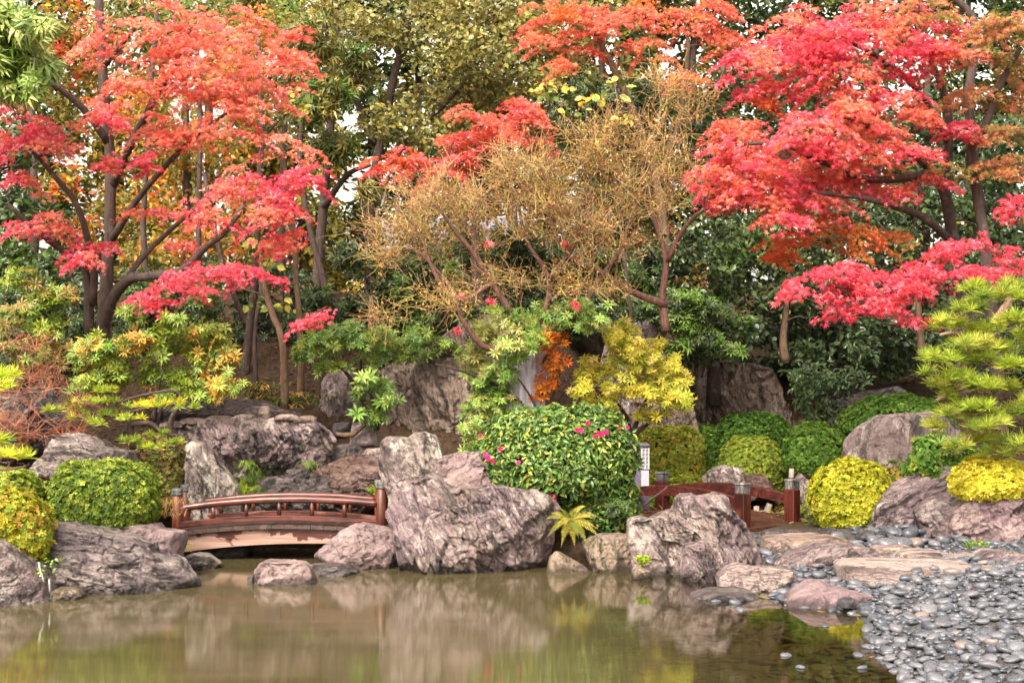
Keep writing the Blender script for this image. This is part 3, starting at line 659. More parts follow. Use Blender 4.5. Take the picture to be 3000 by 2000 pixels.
rock('flat wet grey rock barely above the water before the striped rock', c6([(885,1545),(1000,1510),(1100,1482),(1400,1470),(1560,1500),(1650,1550),(1560,1600),(1200,1625),(900,1610)]), 17.25, .45, 'rock_dark', 54, nfac=3, amp=.03, box=.42, sink=.06)
rock('mossy pale wall stone under the pink flowered bush at the waterline', c5([(1890,1060),(2000,1000),(2150,983),(2340,985),(2460,1010),(2480,1340),(2050,1350),(1990,1260)]), 19.9, .4, 'rock_moss', 55, nfac=4, amp=.045, strata=.02, rot=-1.4, box=.42, sink=.1)
rock('small pyramid shaped brown rock under the yellow fern', c5([(1560,1300),(1600,1200),(1650,1140),(1700,1150),(1900,1262),(2045,1325),(2000,1345),(1580,1345)]), 19.6, .3, 'rock_moss', 56, planes=[((.3,-.7,.6), .6)], nfac=2, amp=.04, strata=.03, rot=-.9, sink=.08)
rock('small brown rock holding a bright green seedling at the waterline', c6([(195,1260),(230,1190),(320,1180),(420,1230),(440,1300),(330,1325),(200,1310)]), 18.85, .15, 'rock_moss', 57, nfac=3, sink=.05)
rock('striped pink and white rock beyond the square post bridge', c6([(1005,185),(1130,92),(1250,50),(1400,60),(1500,110),(1570,250),(1560,400),(1060,400)]), 26.0, .5, 'rock_pale', 58, amp=.06, strata=.03, rot=.3)
rock('dark flecked rock with a red leaf beyond the square post bridge', c6([(1500,160),(1600,148),(1720,165),(1800,250),(1870,350),(1870,460),(1520,460)]), 25.6, .4, 'rock_rust', 59, amp=.05)
rock('upright white and grey stone right of the tallest square bridge post', c6([(2110,250),(2200,195),(2310,250),(2310,620),(2200,690),(2120,600)]), 24.0, .3, 'rock_pale', 60, amp=.05, box=.5)
rock('small grey capped stone above the upright white stone', c6([(2085,210),(2130,135),(2190,190),(2190,240),(2090,240)]), 24.6, .2, 'rock_granite', 61, nfac=3)
rock('rounded brown pebble sized boulder behind the notched rock', c6([(362,605),(410,575),(490,590),(490,650),(370,650)]), 24.2, .2, 'rock_rust', 62, nfac=2, amp=.03)
# stepping stones and slabs on the pebble shore
rock('thin tan step stone nearest to the wooden bridge deck', c7([(545,230),(565,175),(700,165),(900,150),(990,160),(950,230),(700,275),(540,262)]), 21.0, .5, 'stone_tan', 70, nfac=2, amp=.03, box=.4, name='stepping_stone', cat='stone')
rock('pinkish granite step stone with mossy far edge behind the layered slabs', c7([(700,215),(760,178),(1000,158),(1140,180),(1130,215),(960,260),(720,280)]), 20.7, .45, 'stone_tan', 71, nfac=2, amp=.03, box=.42, name='stepping_stone', cat='stone')
rock('dark hollowed layered rock left of the long flat slab', c7([(640,350),(700,310),(860,255),(930,222),(1200,228),(1310,250),(1390,320),(1340,380),(1200,420),(1090,475),(900,455),(830,400),(645,390)]), 19.3, .6, 'rock_slant', 72, planes=[((0,-.5,.85), .6), ((0,-.9,-.4), .7)], nfac=3, amp=.05, strata=.035, rot=.05, box=.45)
rock('long flat pink slab with layered broken front edge on the pebbles', c7([(1080,350),(1250,335),(1500,338),(1750,343),(2030,358),(2048,388),(1950,435),(1700,500),(1500,530),(1250,535),(1110,530),(1083,450)]), 18.2, .7, 'slab', 73, planes=[((.05,-.3,.95), .5), ((.3,-.8,-.5), .7)], nfac=0, amp=.014, strata=.03, rot=math.radians(3), box=.42)
rock('tan granular rock right behind the dark hollowed layered rock', c7([(1300,250),(1340,228),(1450,218),(1560,228),(1600,255),(1560,310),(1340,330)]), 19.9, .4, 'stone_tan', 74, nfac=2, amp=.035, name='stepping_stone', cat='stone')
rock('sandy pink rounded stone, middle of the row behind the long flat slab', c7([(1435,315),(1500,268),(1620,256),(1770,262),(1800,295),(1740,345),(1480,355)]), 19.4, .4, 'slab', 75, nfac=2, amp=.035, name='stepping_stone', cat='stone')
rock('sandy low stone at the right of the row behind the long flat slab', c7([(1730,325),(1800,290),(1950,280),(2090,288),(2090,345),(1900,365),(1750,355)]), 19.2, .4, 'slab', 76, nfac=2, amp=.035, name='stepping_stone', cat='stone')
rock('flat purple rock at the right picture edge beyond the pebbles', c7([(2030,315),(2060,285),(2110,263),(2250,268),(2400,295),(2600,310),(2600,480),(2350,470),(2150,420),(2040,370)]), 18.8, .6, 'rock_slant', 77, planes=[((0,-.5,.85), .65)], nfac=3, amp=.04, strata=.03, box=.45)
rock('smooth pink rock sloping into the water at the pebble shore', c7([(672,650),(700,615),(750,570),(820,520),(880,480),(960,478),(1080,520),(1200,558),(1300,568),(1328,605),(1250,650),(1080,690),(850,705),(690,695)]), 16.6, .5, 'rock_pink', 78, planes=[((-.3,-.6,.75), .6), ((.3,-.7,.6), .7)], nfac=2, amp=.035, box=.5, sink=.06)
rock('single rounded grey boulder beside the tan step stone by the bridge', c7([(450,180),(470,145),(520,140),(565,180),(560,215),(500,228),(455,210)]), 21.3, .2, 'stone_dark', 79, nfac=2, amp=.03, name='garden_stone', cat='stone')
rock('largest smooth grey cobble in the heap below the yellow dome', c7([(1195,175),(1215,140),(1270,120),(1320,140),(1325,175),(1270,190),(1200,188)]), 20.9, .2, 'stone_dark', 80, nfac=1, amp=.025, name='garden_stone', cat='stone')
rock('round grey cobble resting on the tail of the smooth pink rock', c7([(1072,630),(1080,600),(1120,586),(1170,588),(1196,620),(1180,655),(1120,662),(1080,655)]), 16.1, .15, 'stone_dark', 81, nfac=1, amp=.02, name='garden_stone', cat='stone')
rock('dark cobble beside the small green shoot at the big pinkish block', c7([(1818,255),(1840,230),(1890,222),(1915,245),(1910,268),(1850,280)]), 19.9, .15, 'stone_dark', 82, nfac=1, amp=.02, name='garden_stone', cat='stone')

# slate flagstones at the bridge foot
k = 0
flag_where = ['beside the near square post', 'second from the near square post along the deck edge', 'wide one in the middle of the deck edge', 'touching the tallest square post', 'next to the yellow dome by the deck', 'behind the single rounded boulder',
              'darkest of the middle row', 'narrow one in the middle row', 'split one right of the middle row', 'at the dome side of the middle row', 'in front, touching the tan step stone', 'in front, broken at its corner', 'in front below the yellow dome']
for row, (vy, us, yy) in enumerate([(1537, (2215, 2265, 2320, 2375, 2430), 21.95), (1552, (2240, 2290, 2345, 2400, 2455), 21.6), (1566, (2290, 2345, 2410), 21.3)]):
    for u in us:
        w_ = 26 + R.uniform(-3, 5); u = u + R.uniform(-4, 4); n = 7
        p = W(u * .784, vy * .784, yy); org = (p[0], yy, H(p[0], yy) + .012)
        a = np.sort(R.uniform(0, 2 * PI, 8)); rr = R.uniform(.85, 1.1, 8)
        ring = np.stack([np.cos(a) * rr * .155, np.sin(a) * rr * .16], 1)
        V = [(x, y_, -.06) for x, y_ in ring] + [(x, y_, .035) for x, y_ in ring] + [(x * .86, y_ * .86, .055 + R.uniform(-.008, .01)) for x, y_ in ring]
        q = [(b * 8 + i, b * 8 + (i + 1) % 8, b * 8 + 8 + (i + 1) % 8, b * 8 + 8 + i) for b in (0, 1) for i in range(8)]
        tag(mk('flagstone', V, [q, [list(range(16, 24))]], M['stone_dark'], loc=org), 'dark slate paving stone ' + flag_where[k], 'paving stone', 'slate paving stones at the bridge foot'); k += 1

# ---------------------------------------------------------------- pebbles
def pebble_mesh(seed, flat):
    rg = np.random.default_rng(seed); nt_, nu = 14, 9
    th = np.arange(nt_) * 2 * PI / nt_; ps = (np.arange(nu) + .5) / nu * PI
    X = np.cos(th)[None] * np.sin(ps)[:, None] ** .8; Y = np.sin(th)[None] * np.sin(ps)[:, None] ** .8 * rg.uniform(.62, .85); Z = np.repeat(np.cos(ps)[:, None], nt_, 1) * flat
    V = np.stack([X, Y, Z], -1).reshape(-1, 3); V *= (1 + .28 * fbm(V * 1.1 + seed, 2, seed))[:, None]
    for _ in range(3):
        n = unit(rg.normal(size=3)); d = V @ n; l = d.max() * rg.uniform(.75, .95); o = d > l; V[o] -= ((d[o] - l) * .8)[:, None] * n
    i, j = np.meshgrid(np.arange(nu - 1), np.arange(nt_), indexing='ij'); j2 = (j + 1) % nt_
    Q = np.stack([i * nt_ + j, (i + 1) * nt_ + j, (i + 1) * nt_ + j2, i * nt_ + j2], -1).reshape(-1, 4)
    return V, Q, list(range(nt_)), list(range((nu - 1) * nt_, nu * nt_))[::-1]
PEB = [pebble_mesh(s, f) for s, f in zip(range(400, 408), (.42, .36, .5, .4, .55, .34, .46, .38))]
peb_me = []
for V, Q, a, b in PEB:
    o = mk('river_pebble', V, [Q, [a], [b]], M['pebble'], tint=np.ones((len(V), 3)), smooth=True); peb_me.append(o.data); bpy.data.objects.remove(o)
ROCKMASK = []   # footprints on the shore kept free of pebbles: (x, y, rx, ry)
cand = []
def try_pebbles(n, xr, yr, dmin, dmax, smin, smax, gap):
    global cand
    P = np.stack([R.uniform(*xr, n), R.uniform(*yr, n)], 1); d = sdist(P)
    ok = (d > dmin) & (d < dmax); P = P[ok]; s = R.uniform(0, 1, len(P)) ** 1.6 * (smax - smin) + smin
    hz = height(P)
    grid = {}
    for p, sz, z in zip(P, s, hz):
        u = 1176 + p[0] * F / p[1]; v = 900 + (CAM_Z - z) * F / p[1]
        if u > 2800 or v > 1640 or u < 600: continue
        key = (int(p[0] / .25), int(p[1] / .25)); clash = False
        for i in (-1, 0, 1):
            for j in (-1, 0, 1):
                for q in grid.get((key[0] + i, key[1] + j), ()):
                    if math.hypot(q[0] - p[0], q[1] - p[1]) < gap * (q[2] + sz): clash = True; break
        if clash: continue
        grid.setdefault(key, []).append((p[0], p[1], sz)); cand.append((p[0], p[1], z, sz, v))
try_pebbles(26000, (3.0, 9.5), (10.5, 22.2), -.05, 4.6, .035, .115, .64)
shore_ps = list(cand); cand = []
try_pebbles(2600, (2.4, 4.2), (11, 17.5), -.9, -.02, .05, .09, 1.6)
R.shuffle(cand); wet_ps = cand[:13]
vis = [c for c in shore_ps if not (c[0] < 3.6 and c[1] > 18.5) and not (3.4 < c[0] < 5.25 and c[1] > 21.05)]
for _ in range(34):
    x_, y_ = R.uniform(4.75, 6.5), R.uniform(20.0, 21.1)
    if all(math.hypot(x_ - q[0], y_ - q[1]) > .17 for q in vis if q[3] > .12): vis.append((x_, y_, H(x_, y_) + .03, R.uniform(.125, .185), 1500))
vis.sort(key=lambda c: -c[3] / c[1])
def peb_xf(c):
    return R.uniform(0, 2 * PI), R.normal(0, .16), R.normal(0, .16)
single = [c for c in vis if c[4] < 1590 and 1176 + c[0] * F / c[1] < 2370][:285]
sset = set(id(c) for c in single); rest = [c for c in vis if id(c) not in sset]
for c in single:
    o = bpy.data.objects.new('river_pebble', peb_me[R.integers(0, 8)]); COL.objects.link(o)
    rz, rx, ry = peb_xf(c); o.location = (c[0], c[1], c[2] + c[3] * .3); o.rotation_euler = (rx, ry, rz); o.scale = (c[3],) * 3
    tag(o, 'smooth wet blue grey pebble among others on the right shore', 'pebble', 'pebbles on the shore')
for x, y, z, s, v in wet_ps:
    o = bpy.data.objects.new('wading_pebble', peb_me[R.integers(0, 8)]); COL.objects.link(o)
    o.location = (x, y, .005); o.rotation_euler = (R.normal(0, .1), R.normal(0, .1), R.uniform(0, 6)); s = R.uniform(.05, .09); o.scale = (s, s, s * .9)
    tag(o, 'wet grey pebble standing half out of the shallow water', 'pebble', 'pebbles in the shallow water')
def merged(ps, name, mat, tints, zk, flat=1.0):
    Vs, Qs, As, Ts, n = [], [], [], [], 0
    for c in ps:
        V, Q, a, b = PEB[R.integers(0, 8)]; rz, rx, ry = peb_xf(c); ca, sa = math.cos(rz), math.sin(rz)
        v = V * c[3] * np.array([1, 1, flat]); v = np.stack([v[:, 0] * ca - v[:, 1] * sa, v[:, 0] * sa + v[:, 1] * ca, v[:, 2] + rx * v[:, 0] + ry * v[:, 1]], 1)
        Vs.append(v + np.array([c[0], c[1], c[2] + zk * c[3]])); Qs.append(Q + n); As += [np.array([a]) + n, np.array([b]) + n]; n += len(V)
        Ts.append(np.repeat(np.array([tints(c)]), len(V), 0))
    return mk(name, np.concatenate(Vs), [np.concatenate(Qs), np.concatenate(As)], M[mat], tint=np.concatenate(Ts), smooth=True)
tag(merged(rest, 'shore_pebbles', 'pebble', lambda c: tuple(np.ones(3) * R.uniform(.7, 1.35)), .25), 'many smaller grey pebbles packed between the larger ones', kind='stuff')
cand = []
try_pebbles(22000, (.9, 4.6), (9.5, 17.6), -3.0, -.02, .09, .2, .5)
bedc = [lin(112, 102, 60), lin(102, 92, 54), lin(120, 108, 68), lin(92, 82, 50), lin(112, 98, 74)]
tag(merged(cand, 'pond_bed_stones', 'bed', lambda c: bedc[R.integers(0, 5)], -.12, .5), 'flat olive brown stones lying under the clear shallow water', kind='stuff')
# ---------------------------------------------------------------- round post bridge (left)
def arc_pts(xa, xb, z_end, z_mid, y, n=40, zb=None):
    t = np.linspace(0, 1, n); zb = z_end if zb is None else zb
    z = z_end + (zb - z_end) * t + (z_mid - (z_end + zb) / 2) * 4 * t * (1 - t)
    return np.stack([xa + (xb - xa) * t, np.full(n, y), z], 1)
Y1, Y2 = 21.0, 21.85
def SX(s, y): return (s - 1500) * y / 4121
def SZ(s, y): return 2.5 - (s - 1148) * y / 4121
br = thing('arched_footbridge', 'small arched red brown wooden footbridge with round posts and rails over the stream', 'bridge', (SX(819, Y1), (Y1 + Y2) / 2, .5))
BO = tuple(br.location)
xl, xr = SX(519, Y1), SX(1117, Y1)
wt, wn = SX(544, Y2), SX(1112, Y2)
circ = lambda r, n=14: [(r * math.cos(2 * PI * i / n), r * math.sin(2 * PI * i / n)) for i in range(n)]
for (x, y, zt, zb) in ((xl, Y1, SZ(1430, Y1), SZ(1600, Y1)), (xr, Y1, SZ(1410, Y1), SZ(1600, Y1)), (wt, Y2, SZ(1419, Y2), SZ(1600, Y2)), (wn, Y2, SZ(1405, Y2), SZ(1600, Y2))):
    ht = zt - .10
    p = MB().tube([(x, y, zb), (x, y, (zb + ht) / 2), (x, y, ht - .004), (x, y, ht)], [.078, .077, .076, .070], 18).build('post', M['bridge_post'], br, True, BO)
    c = MB().tube([(x, y, ht - .004), (x, y, ht - .003), (x, y, ht + .03), (x, y, ht + .034), (x, y, ht + .04), (x, y, zt - .008), (x, y, zt)], [.074, .084, .083, .079, .083, .082, .072], 18).build('post_cap', M['cap'], p, True, BO)
for y, a, b, dz in ((Y1, xl + .05, xr - .05, 0), (Y2, wt + .05, wn - .05, .0)):
    zA, zB, zM = SZ(1488.5, Y1), SZ(1476, Y1), SZ(1463, Y1)
    P = arc_pts(a, b, zA, zM, y, 44, zB)
    MB().tube(P, np.full(44, .052), 16).build('handrail', M['bridge_x'], br, True, BO)
    C = arc_pts(a, b, SZ(1537, Y1), SZ(1517, Y1), y, 44, SZ(1533, Y1))
    MB().sweep(C, [(-.05, -.034), (-.042, -.042), (.042, -.042), (.05, -.034), (.05, .034), (.042, .042), (-.042, .042), (-.05, .034)], (0, 1, 0)).build('kerb_beam', M['bridge_x'], br, False, BO)
    for s in (392, 695, 997, 1297, 1597):
        x = SX(500 + .3189 * s, Y1) + (0 if y == Y1 else (wt - xl) * (1 - (s - 392) / 1500) * .9)
        zt_ = np.interp(x, P[:, 0], P[:, 2]) - .045; zb_ = np.interp(x, C[:, 0], C[:, 2]) + .042
        MB().tube([(x, y, zb_ - .003), (x, y, zt_)], [.031, .031], 8).build('baluster', M['bridge_post'], br, True, BO)
Dk = arc_pts(xl - .12, xr + .12, SZ(1562, Y1), SZ(1535, Y1), 0, 80, SZ(1556, Y1))
dk = MB(); L = np.concatenate([[0], np.cumsum(np.linalg.norm(np.diff(Dk, axis=0), axis=1))]); npl = 17
for i in range(npl):
    a, b = L[-1] * i / npl + .003, L[-1] * (i + 1) / npl - .003
    A = np.array([np.interp(a, L, Dk[:, k_]) for k_ in (0, 2)]); B = np.array([np.interp(b, L, Dk[:, k_]) for k_ in (0, 2)])
    n = np.array([-(B - A)[1], (B - A)[0]]); n = n / np.linalg.norm(n) * .055; j = R.uniform(-.012, .012)
    V = []
    for y in (Y1 - .13 + j, Y2 + .12 + j):
        for q in (A, B, B - n, A - n): V.append((q[0], y, q[1]))
    dk.add(V, [np.array([(0, 3, 2, 1), (4, 5, 6, 7), (0, 1, 5, 4), (1, 2, 6, 5), (2, 3, 7, 6), (3, 0, 4, 7)])])
dk.build('deck', M['plank'], br, False, BO)
for y in (Y1 - .02, Y2 - .02):
    t_ = np.linspace(0, 1, 40); xs = SX(534, Y1) + (SX(1130, Y1) - SX(534, Y1)) * t_
    top = np.interp(xs, Dk[:, 0], Dk[:, 2]) - .058
    bot = SZ(1616, Y1) + (SZ(1590, Y1) - SZ(1616, Y1)) * (1 - (1 - np.clip(t_ / .6, 0, 1)) ** 2) - .10 * np.clip((t_ - .75) / .25, 0, 1) ** 2
    V = np.concatenate([np.stack([xs, np.full(40, y + e), z], 1) for e in (-.05, .05) for z in (top, bot)])
    i = np.arange(39)
    Q = np.concatenate([np.stack([i, 40 + i, 41 + i, i + 1], 1), np.stack([80 + i, 81 + i, 121 + i, 120 + i], 1), np.stack([40 + i, 120 + i, 121 + i, 41 + i], 1), np.stack([i, i + 1, 81 + i, 80 + i], 1), [[0, 80, 120, 40], [39, 79, 159, 119]]])
    mk('girder', V, [Q], M['girder'], br, org=(0, 0, 0), loc=None).location = tuple(-np.array(BO))
for (s0, s1, lab) in ((540, 732, 'dark low stone abutment under the left half of the arched bridge'), (930, 1010, 'narrow dark stone abutment under the right end of the arched bridge')):
    ya = 21.6; p0, p1 = SX(s0, ya), SX(s1, ya)
    rock(lab, [(s0 * .784, 1595 * .784), (s1 * .784, 1592 * .784), (s1 * .784, 1625 * .784 if s0 < 600 else 1650 * .784), (s0 * .784, 1655 * .784)], ya, .4, 'rock_dark', int(s0), nfac=2, amp=.03, box=.35, name='bridge_abutment', cat='abutment')
fl = thing('water_level_float', 'small black float on a thin tilted rod in the stream beneath the arched bridge', 'float', (*W(602, 1272, 21.9)[:2], 0))
fx, fy, _ = fl.location
MB().box((0, 0, .02), (.07, .06, .05), ch=.012).box((-.03, 0, .0), (.05, .08, .03), ch=.01).box((.04, -.01, .03), (.035, .05, .03), ch=.008).build('float_body', M['iron'], fl, False, (0, 0, 0))
MB().tube([(0, 0, .03), (.12, .02, .22), (.2, .03, .45)], [.006] * 3, 6).build('rod', M['iron'], fl, True)

# ---------------------------------------------------------------- square post bridge (right)
P1 = np.array([3.67, 22.4]); acr = np.array([.95, .8]); axd = np.array([-1.92, 2.1]); au = axd / np.linalg.norm(axd); cu = acr / np.linalg.norm(acr)
b2 = thing('square_post_footbridge', 'low dark red wooden footbridge with square capped posts and curved side rails', 'bridge', (*(P1 + acr / 2 + axd / 2), .34))
O2 = np.array(b2.location); rz2 = math.atan2(au[1], au[0])
for k_, q in enumerate((P1, P1 + acr, P1 + acr + axd, P1 + axd)):
    zb, zt = (.10, 1.06) if k_ == 0 else (.10, 1.07)
    hc = .17
    p = MB().box((q[0], q[1], (zb + zt - hc) / 2), (.2, .2, zt - hc - zb), rz2, ch=.014).build('post', M['bridge_dark'], b2, False, O2)
    MB().box((q[0], q[1], zt - hc / 2 - .02), (.176, .176, hc - .04), rz2, ch=.006).box((q[0], q[1], zt - .015), (.2, .2, .03), rz2, top=.86).build('post_cap', M['cap'], p, False, O2)
for off in (0, 1):
    A = P1 + acr * off; n = 36; t_ = np.linspace(.035, .965, n)
    z = .70 + .02 * (1 - t_) + .19 * 4 * t_ * (1 - t_) * .78
    P = np.stack([A[0] + axd[0] * t_, A[1] + axd[1] * t_, z], 1)
    h = MB().sweep(P, [(-.06, -.085), (.06, -.085), (.06, .07), (.05, .082), (-.05, .082), (-.06, .07)], (cu[0], cu[1], 0)).build('side_rail', M['bridge_rail_dark'], b2, False, O2)
dk = MB(); npl = 16
for i in range(-1, npl + 1):
    t0_, t1_ = (i + .02) / npl, (i + .98) / npl
    z0, z1 = .345 + .16 * 4 * t0_ * (1 - t0_) * (0 <= i < npl), .345 + .16 * 4 * t1_ * (1 - t1_) * (0 <= i < npl)
    V = []
    for zz in (0, -.05):
        for (a, t_, z) in ((-.12, t0_, z0), (1.12, t0_, z0), (1.12, t1_, z1), (-.12, t1_, z1)):
            q = P1 + acr * a + axd * t_; V.append((q[0], q[1], z + zz))
    dk.add(V, [np.array([(3, 2, 1, 0), (4, 5, 6, 7), (0, 1, 5, 4), (1, 2, 6, 5), (2, 3, 7, 6), (3, 0, 4, 7)])])
dk.build('deck', M['plank_red'], b2, False, O2)
for off in (.1, .9):
    A = P1 + acr * off; t_ = np.linspace(0, 1, 20); z = .22 + .16 * 4 * t_ * (1 - t_)
    MB().sweep(np.stack([A[0] + axd[0] * t_, A[1] + axd[1] * t_, z], 1), [(-.05, -.08), (.05, -.08), (.05, .07), (-.05, .07)], (cu[0], cu[1], 0)).build('girder', M['bridge_rail_dark'], b2, False, O2)

# ---------------------------------------------------------------- lamp post by the flowered bush
lx, ly = SX(1878, 24.4), 24.4; lz = H(lx, ly)
ln = thing('lamp_post', 'square lamp post of peeling white paint with a grille window beside the flowered bush', 'lamp', (lx, ly, lz))
zt = SZ(1300, ly) - lz; rl = math.radians(38)
body = MB().box((0, 0, (zt - .05) / 2), (.2, .2, zt - .05), rl, ch=.008).build('post', M['lead_paint'], ln)
MB().box((0, 0, zt - .03), (.24, .24, .05), rl, ch=.012).box((0, 0, zt + .005), (.21, .21, .02), rl, top=.7).build('cap', M['lead_paint'], ln)
ca, sa = math.cos(rl), math.sin(rl)
def face(a, d, z): return (a * sa + d * sa * 0 + (a * ca - d * (-sa) * 0) * 0 + 0, 0, z)
# painted face towards the camera's right: local -y side of the rotated post
def fp(a, out, z):
    x, y = a, -(.1 + out); return (x * ca - y * sa, x * sa + y * ca, z)
def plate(a0, a1, z0, z1, o0, o1):
    V = [fp(a, o, z) for o in (o0, o1) for a, z in ((a0, z0), (a1, z0), (a1, z1), (a0, z1))]
    return V, [np.array([(3, 2, 1, 0), (4, 5, 6, 7), (0, 1, 5, 4), (1, 2, 6, 5), (2, 3, 7, 6), (3, 0, 4, 7)])]
V, Q = plate(-.075, .075, zt - .42, zt - .075, .001, .004)
pn_ = mk('window', V, Q, M['glass_grey'], ln)
gr = MB()
for a in (-.082, 0, .082): gr.add(*plate(a - .008, a + .008, zt - .43, zt - .07, .002, .016))
for i in range(6):
    z = zt - .425 + i * .069; gr.add(*plate(-.09, .09, z - .006, z + .006, .003, .013))
gr.build('grille', M['white_paint'], pn_)
mk('painted_face', *plate(-.088, .088, .35, zt - .45, .001, .005), M['white_paint'], ln)

# ---------------------------------------------------------------- stakes
def stake(lab, base, tipv, r, tie=False):
    o = thing('wooden_stake', lab, 'stake', base); b = np.array(base); t_ = np.array(tipv) - b
    MB().tube([(0, 0, -.1), t_ * .5, t_ * .98, t_], [r, r, r * .97, r * .85], 10).build('shaft', M['stake'], o, True)
    if tie: MB().tube([t_ * .45, t_ * .5, t_ * .58, t_ * .62], [r * 1.1, r * 1.35, r * 1.3, r * 1.1], 10).build('rope_tie', M['iron'], o, True)
def at(s, t_, y): return tuple(W(s * .784, t_ * .784, y))
stake('pale weathered stake with a black rope tie behind the tallest square post', at(2318, 1440, 23.7), at(2319, 1372, 23.7), .045, True)
stake('short pale log stake left of the leaning one beyond the bridge', at(2219, 1520, 24.9), at(2216, 1482, 24.9), .055)
stake('leaning pale prop stake beyond the square post bridge', at(2240, 1515, 25.2), at(2256, 1475, 25.2), .06)
for q, lab in (((2236, 1510), 'lowest sawn log beside the leaning prop stake'),):
    stake(lab, at(q[0], q[1], 24.8), at(q[0], q[1] - 15, 24.8), .06)

# ---------------------------------------------------------------- grey tubes at the left rocks
for pts, lab in ((([(355, 770), (370, 850), (395, 920), (402, 955)]), 'thin grey tube hanging down the rock at the left shrub'), (([(452, 930), (456, 990), (458, 1052)]), 'second thin grey tube dipping into the water between the left rocks')):
    P = np.array([W(u, v, 16.75) for u, v in c3(pts)])
    tag(MB().tube(P, np.full(len(P), .012), 8).build('drip_tube', M['tube'], smooth=True, org=P[0]), lab, 'tube')

# ---------------------------------------------------------------- fallen branch
P = np.array([W(u, v, 23.75) for u, v in c2([(735, 690), (800, 705), (890, 700), (960, 640), (1060, 560), (1130, 480), (1200, 420)])])
tag(MB().tube(P, [.035, .045, .045, .035, .03, .022, .014], 8).build('fallen_branch', M['bark_mid'], smooth=True, org=P[0]), 'bare bent branch leaning over the stones in the hollow', 'branch')

# ---------------------------------------------------------------- waterfall veil
xs = np.linspace(-.42, .42, 26); V = []; zz = np.linspace(0, 1, 14)
c0 = W(1207, 935, 24.4)
for z in zz:
    for x in xs:
        V.append((c0[0] + x * (.75 + .25 * z), c0[1] + .05 * math.sin(x * 60) * (1 - z) + .25 * z ** 2 + .03 * math.sin(x * 23), c0[2] - .2 + z * 1.25))
i, j = np.meshgrid(np.arange(13), np.arange(25), indexing='ij')
tag(mk('waterfall', V, [np.stack([i * 26 + j, i * 26 + j + 1, i * 26 + 27 + j, i * 26 + 26 + j], -1).reshape(-1, 4)], M['fall'], smooth=True, org=c0), 'pale veil of falling water glimpsed behind the dead brown sprig', 'waterfall')

# ---------------------------------------------------------------- house far behind
hx, hy = -5.6, 56.0; hz = H(hx, hy) - 1.7
hs_ = thing('tiled_house', 'far pinkish house with a grey tiled roof glimpsed between the trunks', 'house', (hx, hy, hz))
MB().box((1.6, 1.5, 1.9), (9.0, 5, 3.8)).build('wall', M['house_wall'], hs_)
rf = MB()
for k_ in range(15):
    for s_ in (-1, 1):
        z0, z1 = 3.6 + k_ * .105, 3.6 + (k_ + 1) * .105 + .03; y0, y1 = 1.5 + s_ * (3.3 - k_ * .22), 1.5 + s_ * (3.3 - (k_ + 1) * .22)
        rf.add([(-3.6, y0, z0), (6.8, y0, z0), (6.8, y1, z1), (-3.6, y1, z1), (-3.6, y0, z0 + .06), (6.8, y0, z0 + .06), (6.8, y1, z1 + .02), (-3.6, y1, z1 + .02)], [np.array([(0, 1, 2, 3), (7, 6, 5, 4), (0, 4, 5, 1), (1, 5, 6, 2), (2, 6, 7, 3), (3, 7, 4, 0)])])
rf.build('roof', M['roof_tile'], hs_)
for x in (-1.2, 1.2, 3.6):
    w_ = MB().box((x, -1.02, 2.2), (1.0, .06, 1.1)).build('window', M['window'], hs_)
    MB().box((x, -1.06, 2.8), (1.16, .06, .08)).box((x, -1.06, 1.6), (1.2, .1, .08)).box((x, -1.06, 2.2), (.06, .05, 1.1)).build('window_frame', M['white_paint'], w_)

# ---------------------------------------------------------------- glowing globes added in place of low sun glints behind the shrubs
for u, v, y, r, lab in ((443, 738, 29.0, .085, 'brighter of the two glowing globes added as sun glints behind the left shrubs'), (479, 737, 29.3, .05, 'dimmer of the two glowing globes added as sun glints behind the left shrubs'), (896, 733, 29.5, .05, 'single glowing globe added as a sun glint behind the twigs near the middle')):
    p = W(u, v, y); g = H(p[0], p[1]); o = thing('garden_light', lab, 'lamp', (p[0], p[1], g)); h_ = max(p[2] - g, .25)  # not a real lamp: stem and globe added to imitate a sun glint
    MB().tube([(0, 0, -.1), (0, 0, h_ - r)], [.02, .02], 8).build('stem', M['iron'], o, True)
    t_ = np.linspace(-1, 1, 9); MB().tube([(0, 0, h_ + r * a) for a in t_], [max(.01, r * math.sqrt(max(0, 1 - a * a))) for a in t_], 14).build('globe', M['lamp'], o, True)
    MB().tube([(0, 0, h_ + r * .95), (0, 0, h_ + r * 1.05), (0, 0, h_ + r * 1.4)], [r * 1.1, r * 1.1, .01], 14).build('shade', M['iron'], o, True)  # cover above the added glint globe
